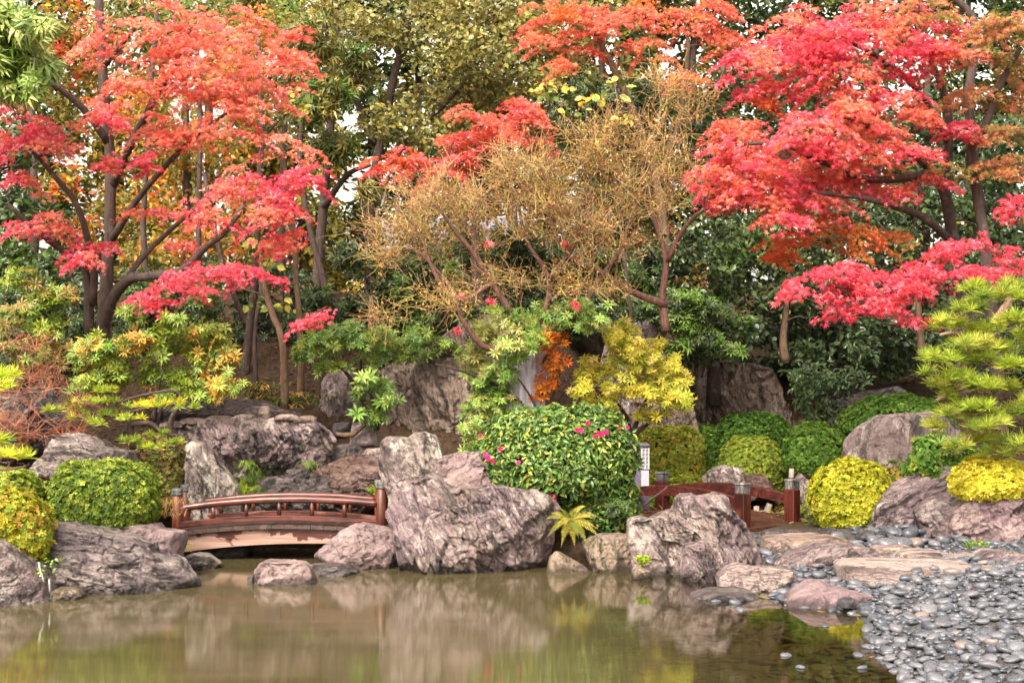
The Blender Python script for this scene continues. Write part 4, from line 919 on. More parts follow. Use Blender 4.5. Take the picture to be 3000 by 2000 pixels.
# ---------------------------------------------------------------- trees
def catmull(P, n):
    P = np.asarray(P, float)
    if len(P) < 3:
        t = np.linspace(0, 1, n)[:, None]; return P[0] + (P[-1] - P[0]) * t
    Q = np.concatenate([[2 * P[0] - P[1]], P, [2 * P[-1] - P[-2]]]); out = []
    for t in np.linspace(0, len(P) - 1 - 1e-6, n):
        i = int(t); f = t - i; a, b, c, d = Q[i:i + 4]
        out.append(.5 * (2 * b + (c - a) * f + (2 * a - 5 * b + 4 * c - d) * f * f + (3 * b - a - 3 * c + d) * f ** 3))
    return np.array(out)
class Tree:
    def __init__(s, name, label, cat, base, group=None):
        s.base = np.array(base, float); s.o = thing(name, label, cat, base, group)
        s.mb = MB(); s.P = []; s.Rr = []; s.tw = {}; s.leafC = []
    def limb(s, P, r0, r1, wob=.03, sides=9):
        n = max(8, int(3 * len(P))); Q = catmull(P, n)
        w = np.stack([fbm(Q * 1.7 + k * 9.1, 2, 60 + k) for k in range(3)], 1) * wob * np.sin(np.linspace(.1, PI * .9, n))[:, None]
        Q = Q + w; t = np.linspace(0, 1, n); rr = r0 + (r1 - r0) * t ** .8
        rr = rr * (1 + .12 * fbm(Q * 4, 2, 71))
        s.mb.tube(Q, rr, sides); s.P += list(Q); s.Rr += list(rr)
        return Q
    def trunk(s, pts, r0, r1, **k):
        """pts: (u, v, y) in the picture plus depth"""
        return s.limb([W(*q) for q in pts], r0, r1, **k)
    def grow(s, T, rmax=.05, n=6, up=.12, wob=.08, rtip=.004, sides=5):
        T = np.asarray(T, float)
        P = np.array(s.P); d = np.min(np.linalg.norm(T[:, None] - P[None, ::2], axis=2), axis=1) if len(P) else None
        for k in np.argsort(d):
            P = np.array(s.P); dd = np.linalg.norm(P - T[k], axis=1) + np.maximum(0, P[:, 2] - T[k, 2]) * .8
            j = int(np.argmin(dd)); a, b = P[j], T[k]; L = np.linalg.norm(b - a)
            if L < .03: continue
            r0 = min(s.Rr[j] * .75, rmax, .005 + .016 * L)
            t = np.linspace(0, 1, n)[:, None]
            Q = a + (b - a) * t + np.array([0, 0, 1]) * up * L * (np.sin(PI * t) * .5) + R.normal(0, wob * L * .35, (n, 3)) * np.sin(PI * t)
            s.tw.setdefault((n, sides), []).append((Q, np.linspace(r0, rtip, n)))
            s.P += list(Q[1:]); s.Rr += list(np.linspace(r0, rtip, n)[1:])
    def finish(s, mat='bark_dark', name='trunk'):
        for (n, sd), l in s.tw.items():
            V, Q = tubes(np.array([q for q, _ in l]), np.array([r for _, r in l]), sd); s.mb.add(V, [Q])
        s.mb.build(name, M[mat], s.o, True, s.base)
        if s.leafC:
            mb = MB()
            for V, FS, T in s.leafC[1:] if False else s.leafC: mb.V.append(V); [mb.F.setdefault(f.shape[1], []).append(f + mb.n) for f in FS]; mb.T.append(T); mb.n += len(V)
            mb.build('crown', M[s.leafmat], s.o, False, s.base)
        return s.o
    def leaves(s, C, N, size, tmpl, col, A=None):
        s.leafC.append(scatter(C, N, size, tmpl, col, A))

def pads_world(pads, y, dy=.6, c=None, k=1.0):
    tall = k
    out = []
    for p in pads:
        u, v, a, b = p[:4]; b = b * tall; yy = (p[4] if len(p) > 4 else y) + R.uniform(-dy, dy)
        k = yy / F; out.append((W(u, v, yy), np.array([a * k, (c or max(a * k * .7, .35)), b * k])))
    return out
def sprays(c, r, n, clump, f, seed, zf):
    ns = max(4, int(n / 48)); C = ell(c, r * np.array([1.12, 1.05, 1.1]), ns, clump, f, seed, zf)
    rad = R.uniform(.12, .48, ns) * min(1, .45 + r[0] * .7)
    out = unit(np.stack([C[:, 0] - c[0], C[:, 1] - c[1] - .3, 0 * C[:, 0]], 1))
    Nn = unit(np.array([0, 0, 1.0]) + out * R.uniform(.1, .6, (ns, 1)) + R.normal(0, .2, (ns, 3)))
    k = R.choice(ns, n, p=rad ** 1.7 / (rad ** 1.7).sum()); q = rdir(n); q = unit(q - (q * Nn[k]).sum(1)[:, None] * Nn[k])
    t = R.random(n) ** .62; P = C[k] + q * (rad[k] * t)[:, None] + Nn[k] * R.normal(0, .022, (n, 1))
    P[:, 2] -= .28 * rad[k] * t ** 2; P[:, 2] -= .3 * r[2] * ((P[:, 0] - c[0]) ** 2 / r[0] ** 2)
    return P, Nn[k]
def leaf_pads(T, pads, dens, size, tmpls, pal, clump=0.0, f=1.7, zf=2.6, tilt=1.0, up=.55, front=.45, palf=1.2, seed=1):
    """fill each pad with leaves; dens = leaves per square metre of its outline"""
    for c, r in pads:
        n = int(dens * PI * r[0] * r[2]); n = max(n, 12)
        if tmpls[0] is MAPLE and len(tmpls) == 1 and r[0] > .3:
            P, Ns = sprays(c, r, n, clump, f, seed, zf); N = Ns * .65 + np.array([0, -.42, .1]) + R.normal(0, .4, (n, 3))
        else:
            P = ell(c, r, n, clump, f, seed, zf)
            P[:, 2] -= .35 * r[2] * ((P[:, 0] - c[0]) ** 2 / r[0] ** 2)          # sprays arch down at their ends
            N = np.array([0, -front, up]) + R.normal(0, .5 * tilt, (n, 3))
        k = R.integers(0, len(tmpls), n)
        for i, tm in enumerate(tmpls):
            q = k == i
            if q.any():
                m = q.sum(); A = np.stack([R.normal(0, 1, m), R.normal(-.3, .8, m), R.normal(-.55, .35, m)], 1)
                T.leaves(P[q], N[q], size * R.uniform(.7, 1.25, m), tm, pick(pal, m, P[q], palf, seed), A)
def targets(pads, per):
    out = []
    for c, r in pads:
        n = max(3, int(per * r[0] * max(r[2], .25) * 4)); q = unit(R.normal(size=(n, 3))) * R.random((n, 1)) ** .5
        out.append(c + q * r * np.array([.92, .9, .6]))
    return np.concatenate(out)

REDS = [lin(210, 62, 86), lin(218, 82, 106), lin(222, 114, 132), lin(202, 54, 70), lin(224, 138, 148), lin(212, 72, 78)]
SALMON = [lin(218, 106, 86), lin(222, 128, 104), lin(212, 108, 74), lin(220, 94, 88), lin(222, 148, 118)]
ORNG = [lin(212, 96, 54), lin(218, 116, 56), lin(208, 80, 60), lin(220, 138, 70)]
OLIVEO = [lin(188, 122, 82), lin(192, 136, 78), lin(162, 132, 70), lin(192, 108, 88), lin(140, 126, 64)]
DGREEN = [lin(52, 68, 38), lin(62, 80, 42), lin(76, 94, 50), lin(58, 74, 46)]
MGREEN = [lin(74, 98, 38), lin(88, 112, 44), lin(104, 126, 48), lin(120, 134, 52)]
OLIVE = [lin(100, 98, 44), lin(118, 112, 48), lin(134, 122, 54), lin(106, 104, 48), lin(148, 138, 72)]
YGREEN = [lin(124, 142, 46), lin(146, 156, 52), lin(160, 160, 54), lin(110, 132, 46)]
YELLOW = [lin(192, 184, 70), lin(202, 192, 86), lin(180, 176, 68), lin(206, 184, 104)]
GOLD = [lin(196, 156, 50), lin(186, 136, 52), lin(200, 168, 70), lin(160, 136, 54)]

def fill(u0, u1, v0, v1, st, holes=()):
    out = []
    for v in np.arange(v0, v1, st * .8):
        for u in np.arange(u0, u1 + 1, st):
            q = (u + R.uniform(-.3, .3) * st, v + R.uniform(-.3, .3) * st)
            if any(((q[0] - h[0]) / (h[2] + st * .45)) ** 2 + ((q[1] - h[1]) / (h[3] + st * .4)) ** 2 < 1 for h in holes): continue
            out.append((q[0], q[1], st * .75, st * .62))
    return out
GAPS = [(2090, 175, 10, 10)]

# left red maple
T = Tree('maple_tree', 'red maple on the left, many dark stems and long low branch of pink red leaves', 'maple', W(212, 800, 24.5))
b0 = (212, 850, 24.5)
T.trunk([(208, 850, 24.4), (205, 770, 24.3), (203, 700, 24.2), (192, 610, 24.1), (130, 565, 23.8), (70, 520, 23.5), (20, 470, 23.2)], .11, .03)
T.trunk([(225, 850, 24.4), (232, 760, 24.3), (262, 680, 24.0), (300, 640, 23.7), (350, 632, 23.5), (420, 620, 23.2), (470, 570, 23.0), (520, 530, 22.8), (560, 470, 22.8)], .125, .04)
T.trunk([(232, 840, 24.7), (240, 700, 24.9), (250, 560, 25.0), (256, 420, 25.0), (248, 300, 25.0), (236, 150, 25.0), (225, -30, 25)], .125, .08)
T.trunk([(256, 430, 25), (300, 330, 24.7), (350, 240, 24.4), (400, 150, 24.2), (440, 60, 24)], .09, .04)
T.trunk([(250, 330, 25), (190, 250, 24.6), (120, 190, 24.2), (70, 150, 24)], .08, .04)
T.trunk([(212, 700, 24.2), (215, 600, 24), (180, 480, 23.6), (120, 400, 23.4), (60, 330, 23.2)], .08, .03)
T.trunk([(262, 680, 24), (330, 590, 24), (400, 520, 24), (460, 470, 23.8)], .06, .03)
T.trunk([(250, 560, 25), (330, 440, 24.6), (430, 330, 24.2), (520, 260, 24)], .07, .03)
T.trunk([(240, 150, 25), (290, 90, 24.6), (330, 30, 24.4)], .06, .03)
pr = pads_world([(330, 40, 120, 40), (480, 110, 180, 40), (590, 150, 130, 32), (400, 200, 150, 34), (290, 190, 90, 36), (560, 250, 110, 26), (660, 150, 80, 30), (540, 60, 130, 36), (430, 300, 120, 26), (640, 330, 90, 24), (400, 120, 150, 40), (480, 200, 140, 34), (350, 300, 100, 30), (500, 310, 120, 28), (250, 110, 70, 34), (690, 90, 60, 24), (600, 220, 110, 26)], 24, .7, k=1.35)
leaf_pads(T, pr, 640, .112, [MAPLE], SALMON + REDS[2:3] + SALMON[3:], clump=.02, seed=4)
pr2 = pads_world([(60, 285, 70, 38), (130, 325, 90, 38), (50, 245, 60, 24), (15, 335, 30, 30), (230, 360, 60, 28), (110, 500, 80, 24), (50, 522, 70, 16), (230, 262, 80, 30), (560, 415, 100, 34), (680, 430, 70, 42), (610, 478, 85, 36), (470, 495, 70, 28), (680, 510, 45, 42), (640, 555, 50, 34), (340, 380, 60, 20), (740, 390, 60, 24), (230, 565, 60, 18), (195, 600, 50, 16), (350, 480, 60, 16), (420, 560, 40, 14), (60, 420, 70, 20)], 23.2, .5, k=1.35)
leaf_pads(T, pr2, 820, .11, [MAPLE], REDS + SALMON[:2], clump=.02, seed=6)
pr3 = pads_world([(530, 610, 110, 26), (420, 650, 110, 24), (320, 688, 62, 20), (600, 645, 56, 22), (470, 625, 70, 22), (370, 675, 60, 20), (745, 720, 78, 20), (700, 745, 40, 12)], 22.6, .35)
leaf_pads(T, pr3, 880, .108, [MAPLE], REDS[:4], clump=-.05, seed=8)
T.grow(np.concatenate([targets(pr, 9), targets(pr2, 11), targets(pr3, 12)]), .05)
T.leafmat = 'maple'; T.finish()

# right red maple
T = Tree('maple_tree', 'large vivid red maple on the right spreading in flat layers over the water side', 'maple', W(2215, 900, 24.0))
T.trunk([(2214, 920, 24), (2214, 800, 24), (2210, 650, 23.9), (2192, 560, 23.7), (2168, 440, 23.4), (2140, 390, 23.2), (2050, 320, 22.8), (1960, 275, 22.5), (1880, 230, 22.3)], .16, .04)
T.trunk([(2142, 395, 23.2), (2080, 408, 22.9), (1990, 412, 22.6), (1900, 378, 22.3), (1800, 335, 22), (1720, 330, 21.8)], .08, .03)
T.trunk([(2192, 560, 23.7), (2120, 500, 23), (2040, 470, 22.5), (1950, 450, 22.2), (1860, 440, 22)], .08, .03)
T.trunk([(2210, 650, 23.9), (2150, 610, 23), (2080, 640, 22), (2010, 660, 21.5), (1920, 660, 21.2)], .06, .02)
T.trunk([(2168, 440, 23.4), (2180, 330, 23.4), (2170, 220, 23.4), (2130, 120, 23.2), (2060, 20, 23)], .09, .04)
T.trunk([(2180, 330, 23.4), (2100, 200, 23), (2000, 120, 22.8), (1900, 80, 22.6)], .06, .03)
pa = pads_world([(1810, 120, 130, 40), (1940, 185, 170, 38), (2050, 60, 150, 44), (1760, 190, 90, 34), (1830, 60, 100, 34), (1720, 325, 115, 34), (1850, 300, 130, 40), (1700, 270, 70, 26), (1640, 400, 75, 26), (1730, 440, 120, 30), (1850, 460, 120, 28), (1980, 395, 110, 28), (2080, 250, 100, 34), (2000, 310, 100, 24), (2150, 420, 80, 18), (2200, 300, 60, 20), (2170, 110, 90, 34), (1760, 380, 110, 30), (1880, 380, 100, 24), (1950, 90, 110, 30), (1660, 330, 50, 24), (1690, 440, 90, 30), (1800, 470, 110, 26), (1920, 440, 110, 26), (2040, 440, 80, 18), (1650, 380, 70, 26), (1760, 410, 110, 28), (1900, 330, 110, 30), (1980, 240, 100, 34), (1900, 130, 120, 40), (2100, 130, 90, 40), (1720, 150, 60, 36), (2060, 330, 90, 24)], 22.4, .7, k=1.35)
leaf_pads(T, pa, 1080, .112, [MAPLE], REDS + ORNG[:1] + SALMON[:2], clump=-.02, seed=11)
po = pads_world([(1830, 555, 90, 26), (1950, 560, 95, 26), (2060, 535, 55, 18), (1930, 512, 60, 18), (1900, 350, 80, 22), (1780, 590, 50, 18), (1980, 250, 60, 20), (1750, 245, 60, 20)], 23, .4, k=1.35)
leaf_pads(T, po, 800, .11, [MAPLE], ORNG, clump=-.02, seed=12)
pl_ = pads_world([(1900, 635, 110, 24), (2020, 625, 120, 26), (2120, 620, 100, 26), (1960, 690, 95, 20), (2060, 705, 90, 20), (1850, 670, 60, 14), (1930, 720, 50, 12), (2100, 730, 50, 12), (2230, 570, 100, 28), (2315, 590, 60, 30), (2330, 480, 45, 30), (2240, 620, 90, 24), (1950, 655, 90, 22), (2080, 660, 100, 24), (2160, 600, 80, 24)], 21.2, .45, k=1.3)
leaf_pads(T, pl_, 900, .108, [MAPLE], REDS[:4], clump=-.08, seed=13)
T.grow(np.concatenate([targets(pa, 8), targets(po, 9), targets(pl_, 10)]), .05)
T.leafmat = 'maple'; T.finish()

# thin orange and olive maple at the right edge
T = Tree('maple_tree', 'slim maple with orange and olive leaves against the right picture edge', 'maple', W(2290, 880, 23.2))
T.trunk([(2292, 900, 23.2), (2285, 780, 23.2), (2265, 600, 23), (2252, 480, 23), (2228, 360, 22.8), (2262, 290, 22.6), (2300, 190, 22.4), (2345, 110, 22.2)], .13, .04)
T.trunk([(2252, 480, 23), (2232, 340, 23.4), (2226, 200, 23.6), (2240, 60, 23.8), (2180, -20, 23.8)], .1, .06)
po = pads_world([(2290, 60, 80, 34), (2330, 150, 60, 38), (2250, 225, 80, 28), (2315, 305, 70, 28), (2290, 385, 60, 20), (2150, 25, 100, 28), (2330, 60, 60, 30), (2240, 110, 70, 30), (2330, 380, 40, 30), (2180, 380, 50, 14), (2340, 230, 40, 30)], 22.4, .5, k=1.35)
leaf_pads(T, po, 900, .115, [MAPLE], OLIVEO, clump=.03, seed=15)
T.grow(targets(po, 9), .04); T.leafmat = 'maple'; T.finish()

# red maple in the middle, behind the bare one
T = Tree('maple_tree', 'coral red maple in the middle, its top showing above the bare yellow twigs', 'maple', W(1120, 900, 27.5))
T.trunk([(1120, 910, 27.5), (1110, 750, 27.4), (1090, 600, 27.2), (1100, 450, 27), (1120, 330, 27)], .12, .05)
T.trunk([(1095, 560, 27.2), (1030, 450, 27), (960, 380, 26.8)], .06, .03)
pc = pads_world([(1110, 300, 95, 34), (1200, 280, 100, 28), (1000, 385, 100, 26), (905, 372, 75, 20), (1180, 330, 80, 28), (960, 345, 60, 20), (1090, 260, 70, 20), (1060, 340, 80, 30), (1170, 240, 80, 18), (1000, 410, 80, 14)], 26.7, .5, k=1.35)
leaf_pads(T, pc, 900, .115, [MAPLE], SALMON[:4] + REDS[2:5] + ORNG[:1], clump=-.02, seed=16)
T.grow(targets(pc, 9), .04); T.leafmat = 'maple'; T.finish()

# pale orange maple at the top, thinning
T = Tree('maple_tree', 'thinning salmon orange maple high at the top right of the middle', 'maple', W(1560, 900, 28))
T.trunk([(1560, 920, 28), (1540, 750, 28), (1530, 560, 28), (1500, 380, 27.8), (1430, 200, 27.4), (1360, 60, 27)], .15, .05)
T.trunk([(1510, 430, 28), (1560, 280, 27.6), (1580, 130, 27.2), (1570, 20, 27)], .08, .03)
pt = pads_world([(1290, 55, 110, 32), (1420, 45, 110, 30), (1235, 100, 60, 20), (1500, 120, 80, 26), (1580, 60, 90, 32), (1660, 100, 55, 34), (1350, 110, 90, 26), (1300, 150, 60, 18), (1450, 10, 120, 24), (1620, 20, 80, 24), (1560, 190, 70, 20), (1330, 10, 90, 20), (1240, 30, 60, 24)], 27, .6, k=1.35)
leaf_pads(T, pt, 680, .118, [MAPLE], SALMON + OLIVEO[:2] + ORNG[1:2], clump=.05, seed=17)
T.grow(targets(pt, 10), .04); T.leafmat = 'maple'; T.finish('bark_mid')

# maple with bare yellow twigs
T = Tree('bare_maple', 'nearly leafless maple in the middle with a cloud of fine yellow brown twigs', 'maple', W(1210, 790, 24.2))
T.trunk([(1212, 800, 24.2), (1190, 740, 24.1), (1130, 650, 23.9), (1085, 580, 23.7), (1045, 530, 23.5), (1000, 470, 23.3)], .085, .02)
T.trunk([(1130, 650, 23.9), (1050, 690, 23.6), (990, 610, 23.4), (960, 530, 23.3), (900, 470, 23.2)], .05, .015)
T.trunk([(1205, 790, 24.2), (1120, 800, 23.9), (1060, 730, 23.7), (1035, 660, 23.7), (985, 600, 23.6), (930, 560, 23.6)], .07, .015)
T.trunk([(1220, 800, 24.2), (1250, 720, 24.2), (1262, 640, 24.1), (1210, 560, 24), (1190, 470, 23.9), (1160, 400, 23.8)], .07, .015)
T.trunk([(1262, 640, 24.1), (1320, 560, 24), (1350, 450, 23.8), (1330, 350, 23.6)], .05, .015)
T.trunk([(1215, 800, 24.2), (1320, 730, 24.3), (1380, 640, 24.3), (1430, 560, 24.2), (1470, 440, 24), (1480, 330, 24)], .07, .02)
T.trunk([(1530, 760, 24.5), (1522, 680, 24.5), (1530, 590, 24.4), (1500, 500, 24.3), (1490, 380, 24.2), (1530, 260, 24)], .08, .02)
T.trunk([(1530, 700, 24.5), (1450, 670, 24.2), (1390, 630, 24), (1310, 590, 23.8), (1270, 520, 23.7), (1250, 440, 23.6)], .075, .02)
T.trunk([(1532, 600, 24.4), (1570, 530, 24.2), (1620, 480, 24), (1680, 450, 23.8)], .06, .02)
pb = pads_world([(950, 520, 120, 95), (1080, 480, 125, 100), (1230, 460, 115, 105), (1360, 340, 115, 95), (1470, 310, 110, 90), (1400, 540, 105, 80), (1290, 645, 125, 42), (1120, 640, 80, 36), (900, 560, 65, 60), (1550, 420, 75, 70), (1010, 690, 90, 42), (1560, 210, 90, 70), (900, 730, 75, 26), (1180, 380, 90, 60), (1300, 480, 90, 80), (1450, 430, 90, 70), (1400, 660, 60, 24), (1000, 430, 90, 50)], 23.6, .5)
tg = targets([(c_, r_ * np.array([1.35, 1.2, 1.7])) for c_, r_ in pb], 9); T.grow(tg, .022, wob=.16, up=-.05, rtip=.003)
PP = np.array(T.P); tips = PP[np.array(T.Rr) < .016]; hub = W(1240, 800, 24)
NT_ = 6400
bases = tips[R.integers(0, len(tips), NT_)]
bases = bases + R.normal(0, .07, bases.shape); dirs = unit(unit(bases - hub) * .4 + R.normal(0, .7, (NT_, 3)) + np.array([0, 0, .05])); ln_ = R.uniform(.12, .55, (NT_, 1))
bend = R.normal(0, .16, (NT_, 3)) * ln_
Q = np.stack([bases + dirs * ln_ * t_ + bend * t_ ** 2 + R.normal(0, .012, (NT_, 3)) * (t_ > 0) for t_ in (0, .33, .66, 1)], 1)
mb = MB(); V, QQ = tubes(Q, np.tile(np.array([.0038, .0033, .0028, .002]), (NT_, 1)), 3)
mb.add(V, [QQ], np.repeat(pick([lin(172, 142, 88), lin(156, 122, 82), lin(176, 156, 86), lin(128, 96, 72), lin(164, 136, 98)], NT_), 12, axis=0))
mb.build('twigs', M['twig'], T.o, False, T.base)
ends = np.concatenate([Q[:, 3], Q[:, 2], Q[:, 1]]); nl = 6500; ends = ends[R.integers(0, len(ends), nl)] + R.normal(0, .03, (nl, 3))
T.leaves(ends, R.normal(0, 1, (nl, 3)), R.uniform(.03, .075, nl), DIAM, pick([lin(190, 146, 108), lin(178, 120, 92), lin(200, 162, 120), lin(170, 104, 86), lin(182, 150, 80)], nl, ends, .8))
rp = pads_world([(1120, 560, 14, 8), (1320, 700, 12, 8), (1130, 690, 12, 8), (1050, 760, 14, 10), (1300, 560, 12, 8), (1060, 680, 10, 8)], 23.4, .2, c=.15)
leaf_pads(T, rp, 130, .13, [MAPLE], REDS, seed=21)
T.leafmat = 'dry'; T.finish('bark_red')

# ---------------------------------------------------------------- broad-leaved trees behind
def btree(label, trunk, r0, pads, y, dens, size, tm, pal, mat='gloss', name='evergreen_tree', cat='tree', clump=0.0, bark='bark_dark', per=4, dy=1.0, seed=30, f=1.2, limbs=(), group=None, fr=.5):
    T = Tree(name, label, cat, W(*trunk[0]), group)
    T.trunk(trunk, r0, r0 * .35)
    for l in limbs: T.trunk(l, r0 * .5, r0 * .2)
    pw = pads_world(pads, y, dy)
    leaf_pads(T, pw, dens, size, tm, pal, clump, f, 1.3, 1.1, .45, fr, 1.0, seed)
    if per: T.grow(targets(pw, per), .06)
    T.leafmat = mat; return T.finish(bark)
SM = [LEAF, ROUND]
btree('tall olive green evergreen with small leaves filling the top of the middle', [(860, 960, 31), (855, 800, 31), (850, 600, 31), (860, 400, 31), (900, 200, 31), (950, 0, 31)], .2,
      [(950, 60, 160, 70), (1060, 130, 150, 80), (1180, 60, 130, 80), (1000, 230, 150, 70), (1130, 200, 120, 60), (820, 60, 110, 60), (1230, 190, 90, 60), (900, 280, 90, 50), (960, 320, 90, 34), (1060, 280, 90, 34), (1120, 20, 150, 60), (820, 170, 60, 50), (760, 20, 90, 50), (1300, 120, 90, 60), (1300, 20, 100, 60), (1240, 280, 70, 40), (1420, 20, 100, 50), (1020, 0, 120, 50)], 30.5, 330, .13, SM, OLIVE, clump=.02, limbs=([(855, 420, 31), (960, 300, 30.6), (1080, 180, 30.3)], [(860, 330, 31), (800, 180, 30.8), (770, 60, 30.6)]), seed=31)
btree('evergreen with drooping rosettes of large leaves left of the tall olive one', [(735, 960, 30), (735, 800, 30), (728, 650, 30), (745, 450, 30), (760, 250, 30), (740, 0, 30)], .17,
      [(770, 330, 60, 50), (760, 200, 70, 50), (720, 90, 80, 50), (850, 440, 30, 30), (720, 240, 50, 40), (800, 120, 60, 40)], 29, 190, .18, DROOP, OLIVE + MGREEN[:2], clump=.05, limbs=([(740, 480, 30), (800, 400, 29.5), (850, 380, 29)],), seed=32, group=None)
btree('tree with pale drooping chestnut like leaves entering at the top left corner', [(-120, 980, 23), (-130, 600, 23), (-110, 300, 23), (-60, 120, 23), (-20, 20, 23)], .16,
      [(20, 40, 60, 40), (60, 120, 70, 42), (30, 190, 60, 40), (90, 200, 44, 32), (80, 60, 50, 36), (115, 150, 34, 30), (20, 110, 50, 40), (-60, 100, 80, 80)], 21.5, 230, .2, DROOP, [lin(128, 150, 66), lin(150, 168, 88), lin(104, 130, 58), lin(166, 180, 104)], clump=.0, dy=.5, limbs=([(-110, 250, 23), (-20, 170, 22), (60, 130, 21.6)], [(-80, 150, 23), (20, 60, 22)]), seed=33, fr=.9)
# dark evergreens closing the garden on the right and left
btree('dark glossy evergreen wall left part behind the right maple', [(1640, 930, 29), (1640, 700, 29), (1650, 450, 29), (1660, 150, 29)], .16,
      [(1620, 560, 100, 80), (1700, 640, 110, 80), (1600, 700, 90, 70), (1720, 540, 110, 70), (1640, 440, 90, 70), (1700, 760, 80, 50), (1560, 620, 60, 60), (1620, 300, 90, 80), (1700, 200, 110, 90), (1620, 800, 60, 40)], 27.8, 330, .14, SM, DGREEN + MGREEN[:1], dy=.6, seed=34)
btree('dark glossy evergreen behind the middle of the right maple', [(1870, 930, 30), (1880, 700, 30), (1880, 400, 30), (1880, 150, 30)], .16,
      [(1840, 620, 110, 80), (1940, 660, 110, 80), (1800, 720, 90, 60), (1900, 760, 100, 60), (2010, 740, 90, 70), (1850, 470, 120, 90), (1980, 500, 120, 90), (1900, 300, 140, 100), (1840, 800, 80, 36), (1980, 820, 80, 40), (1820, 150, 120, 90)], 28.8, 330, .14, SM, DGREEN, dy=.6, seed=35)
btree('dark glossy evergreen behind the slim orange maple', [(2110, 930, 30), (2120, 700, 30), (2130, 400, 30), (2130, 150, 30)], .16,
      [(2090, 640, 110, 80), (2090, 780, 90, 60), (2180, 740, 90, 70), (2200, 600, 110, 90), (2120, 460, 130, 90), (2280, 480, 110, 90), (2230, 330, 120, 80), (2120, 280, 110, 80), (2300, 700, 90, 80), (2080, 840, 70, 36), (2330, 330, 80, 80), (2200, 840, 90, 40)], 28.8, 330, .14, SM, DGREEN, dy=.6, seed=36)
btree('dark evergreen in the shade behind the bare twigs', [(1400, 930, 31), (1410, 700, 31), (1420, 450, 31), (1420, 200, 31)], .18,
      [(1400, 480, 110, 80), (1480, 580, 90, 80), (1330, 600, 90, 60), (1440, 690, 90, 60), (1380, 350, 110, 80), (1500, 400, 90, 80), (1260, 680, 70, 50), (1480, 230, 110, 80), (1330, 240, 100, 70), (1240, 370, 60, 50), (1540, 760, 70, 60)], 30, 230, .16, [LEAF, ROSE[0]], DGREEN + OLIVE[:1], dy=.6, seed=37)
btree('dark leaved evergreen shrub tree between the pale trunks left of the middle', [(835, 950, 28), (838, 850, 28), (845, 700, 28), (840, 600, 28)], .10,
      [(800, 600, 60, 40), (900, 680, 80, 40), (830, 720, 60, 40), (960, 740, 60, 40), (1100, 730, 60, 30), (740, 700, 50, 50), (990, 620, 60, 40)], 27.5, 120, .22, ROSE[:2], DGREEN + MGREEN[:1], dy=.5, seed=38, per=6)
btree('dark evergreen behind the far left maple branches', [(60, 950, 29), (70, 700, 29), (80, 450, 29), (70, 200, 29)], .16,
      [(60, 600, 90, 70), (40, 460, 90, 60), (130, 640, 90, 60), (30, 700, 80, 60), (150, 720, 90, 50), (40, 330, 80, 60), (-60, 500, 90, 120), (110, 790, 90, 50)], 27.5, 300, .15, SM, DGREEN + MGREEN[:1], dy=.6, seed=39)
btree('orange and gold autumn tree filling the gaps behind the left maple', [(420, 950, 33), (425, 700, 33), (430, 400, 33), (420, 100, 33)], .18,
      [(330, 460, 90, 60), (420, 380, 110, 80), (520, 330, 110, 60), (360, 250, 110, 90), (560, 180, 110, 80), (470, 560, 90, 60), (330, 600, 80, 60), (240, 480, 80, 80), (180, 200, 100, 100), (140, 420, 80, 60), (600, 60, 120, 60), (120, 50, 100, 90), (560, 460, 60, 60)], 32, 230, .17, [MAPLE, LEAF], GOLD[1:3] + ORNG[1:] + OLIVE[:2] + OLIVE[1:3], 'leaf', 'autumn_tree', clump=.06, seed=40)
btree('olive green tree at the upper left behind the salmon leaves', [(640, 950, 35), (640, 700, 35), (650, 400, 35), (660, 50, 35)], .18,
      [(560, 60, 120, 70), (660, 40, 90, 60), (700, 180, 60, 60), (620, 280, 90, 60), (470, 20, 120, 60), (300, 50, 110, 80), (540, 560, 70, 50), (610, 620, 60, 50), (400, 460, 90, 60)], 34, 210, .17, [LEAF], OLIVE + MGREEN[1:3], clump=.06, seed=41)
btree('bright yellow tree glowing low between the trunks left of the middle', [(520, 900, 38), (520, 800, 38), (525, 650, 38)], .12, [(480, 680, 60, 40), (560, 700, 60, 40), (500, 620, 60, 40), (430, 640, 60, 40), (600, 690, 40, 40)], 37, 110, .17, [LEAF], YGREEN + YELLOW[:2], 'leaf', 'autumn_tree', seed=42, clump=.0)
btree('golden tree glowing low between the trunks of the middle', [(960, 900, 38), (965, 800, 38), (970, 650, 38)], .12, [(830, 670, 50, 60), (900, 640, 50, 40), (1000, 660, 60, 50), (950, 720, 80, 40), (1080, 690, 50, 40), (840, 760, 60, 30)], 37, 110, .17, [LEAF], GOLD + YELLOW[:2], 'leaf', 'autumn_tree', seed=43, clump=.0)
far = [(-150, 'far dark tree beyond the far left corner'), (60, 'far dark green tree behind the drooping pale leaves'), (270, 'far olive tree behind the golden autumn leaves'), (480, 'far olive brown tree behind the salmon maple top'), (690, 'far olive tree left of the tall bright gap'),
       (960, 'far dark green tree right of the tall bright gap'), (1170, 'far dark green tree behind the middle coral maple'), (1380, 'far dark green tree behind the salmon orange maple'), (1590, 'far dark green tree left of the right maple top'), (1800, 'far dark green tree behind the right maple top'),
       (2010, 'far dark green tree behind the right maple limbs'), (2220, 'far dark green tree behind the slim orange maple'), (2430, 'far dark tree beyond the right picture edge'), (2640, 'outermost far dark tree past the right picture edge')]
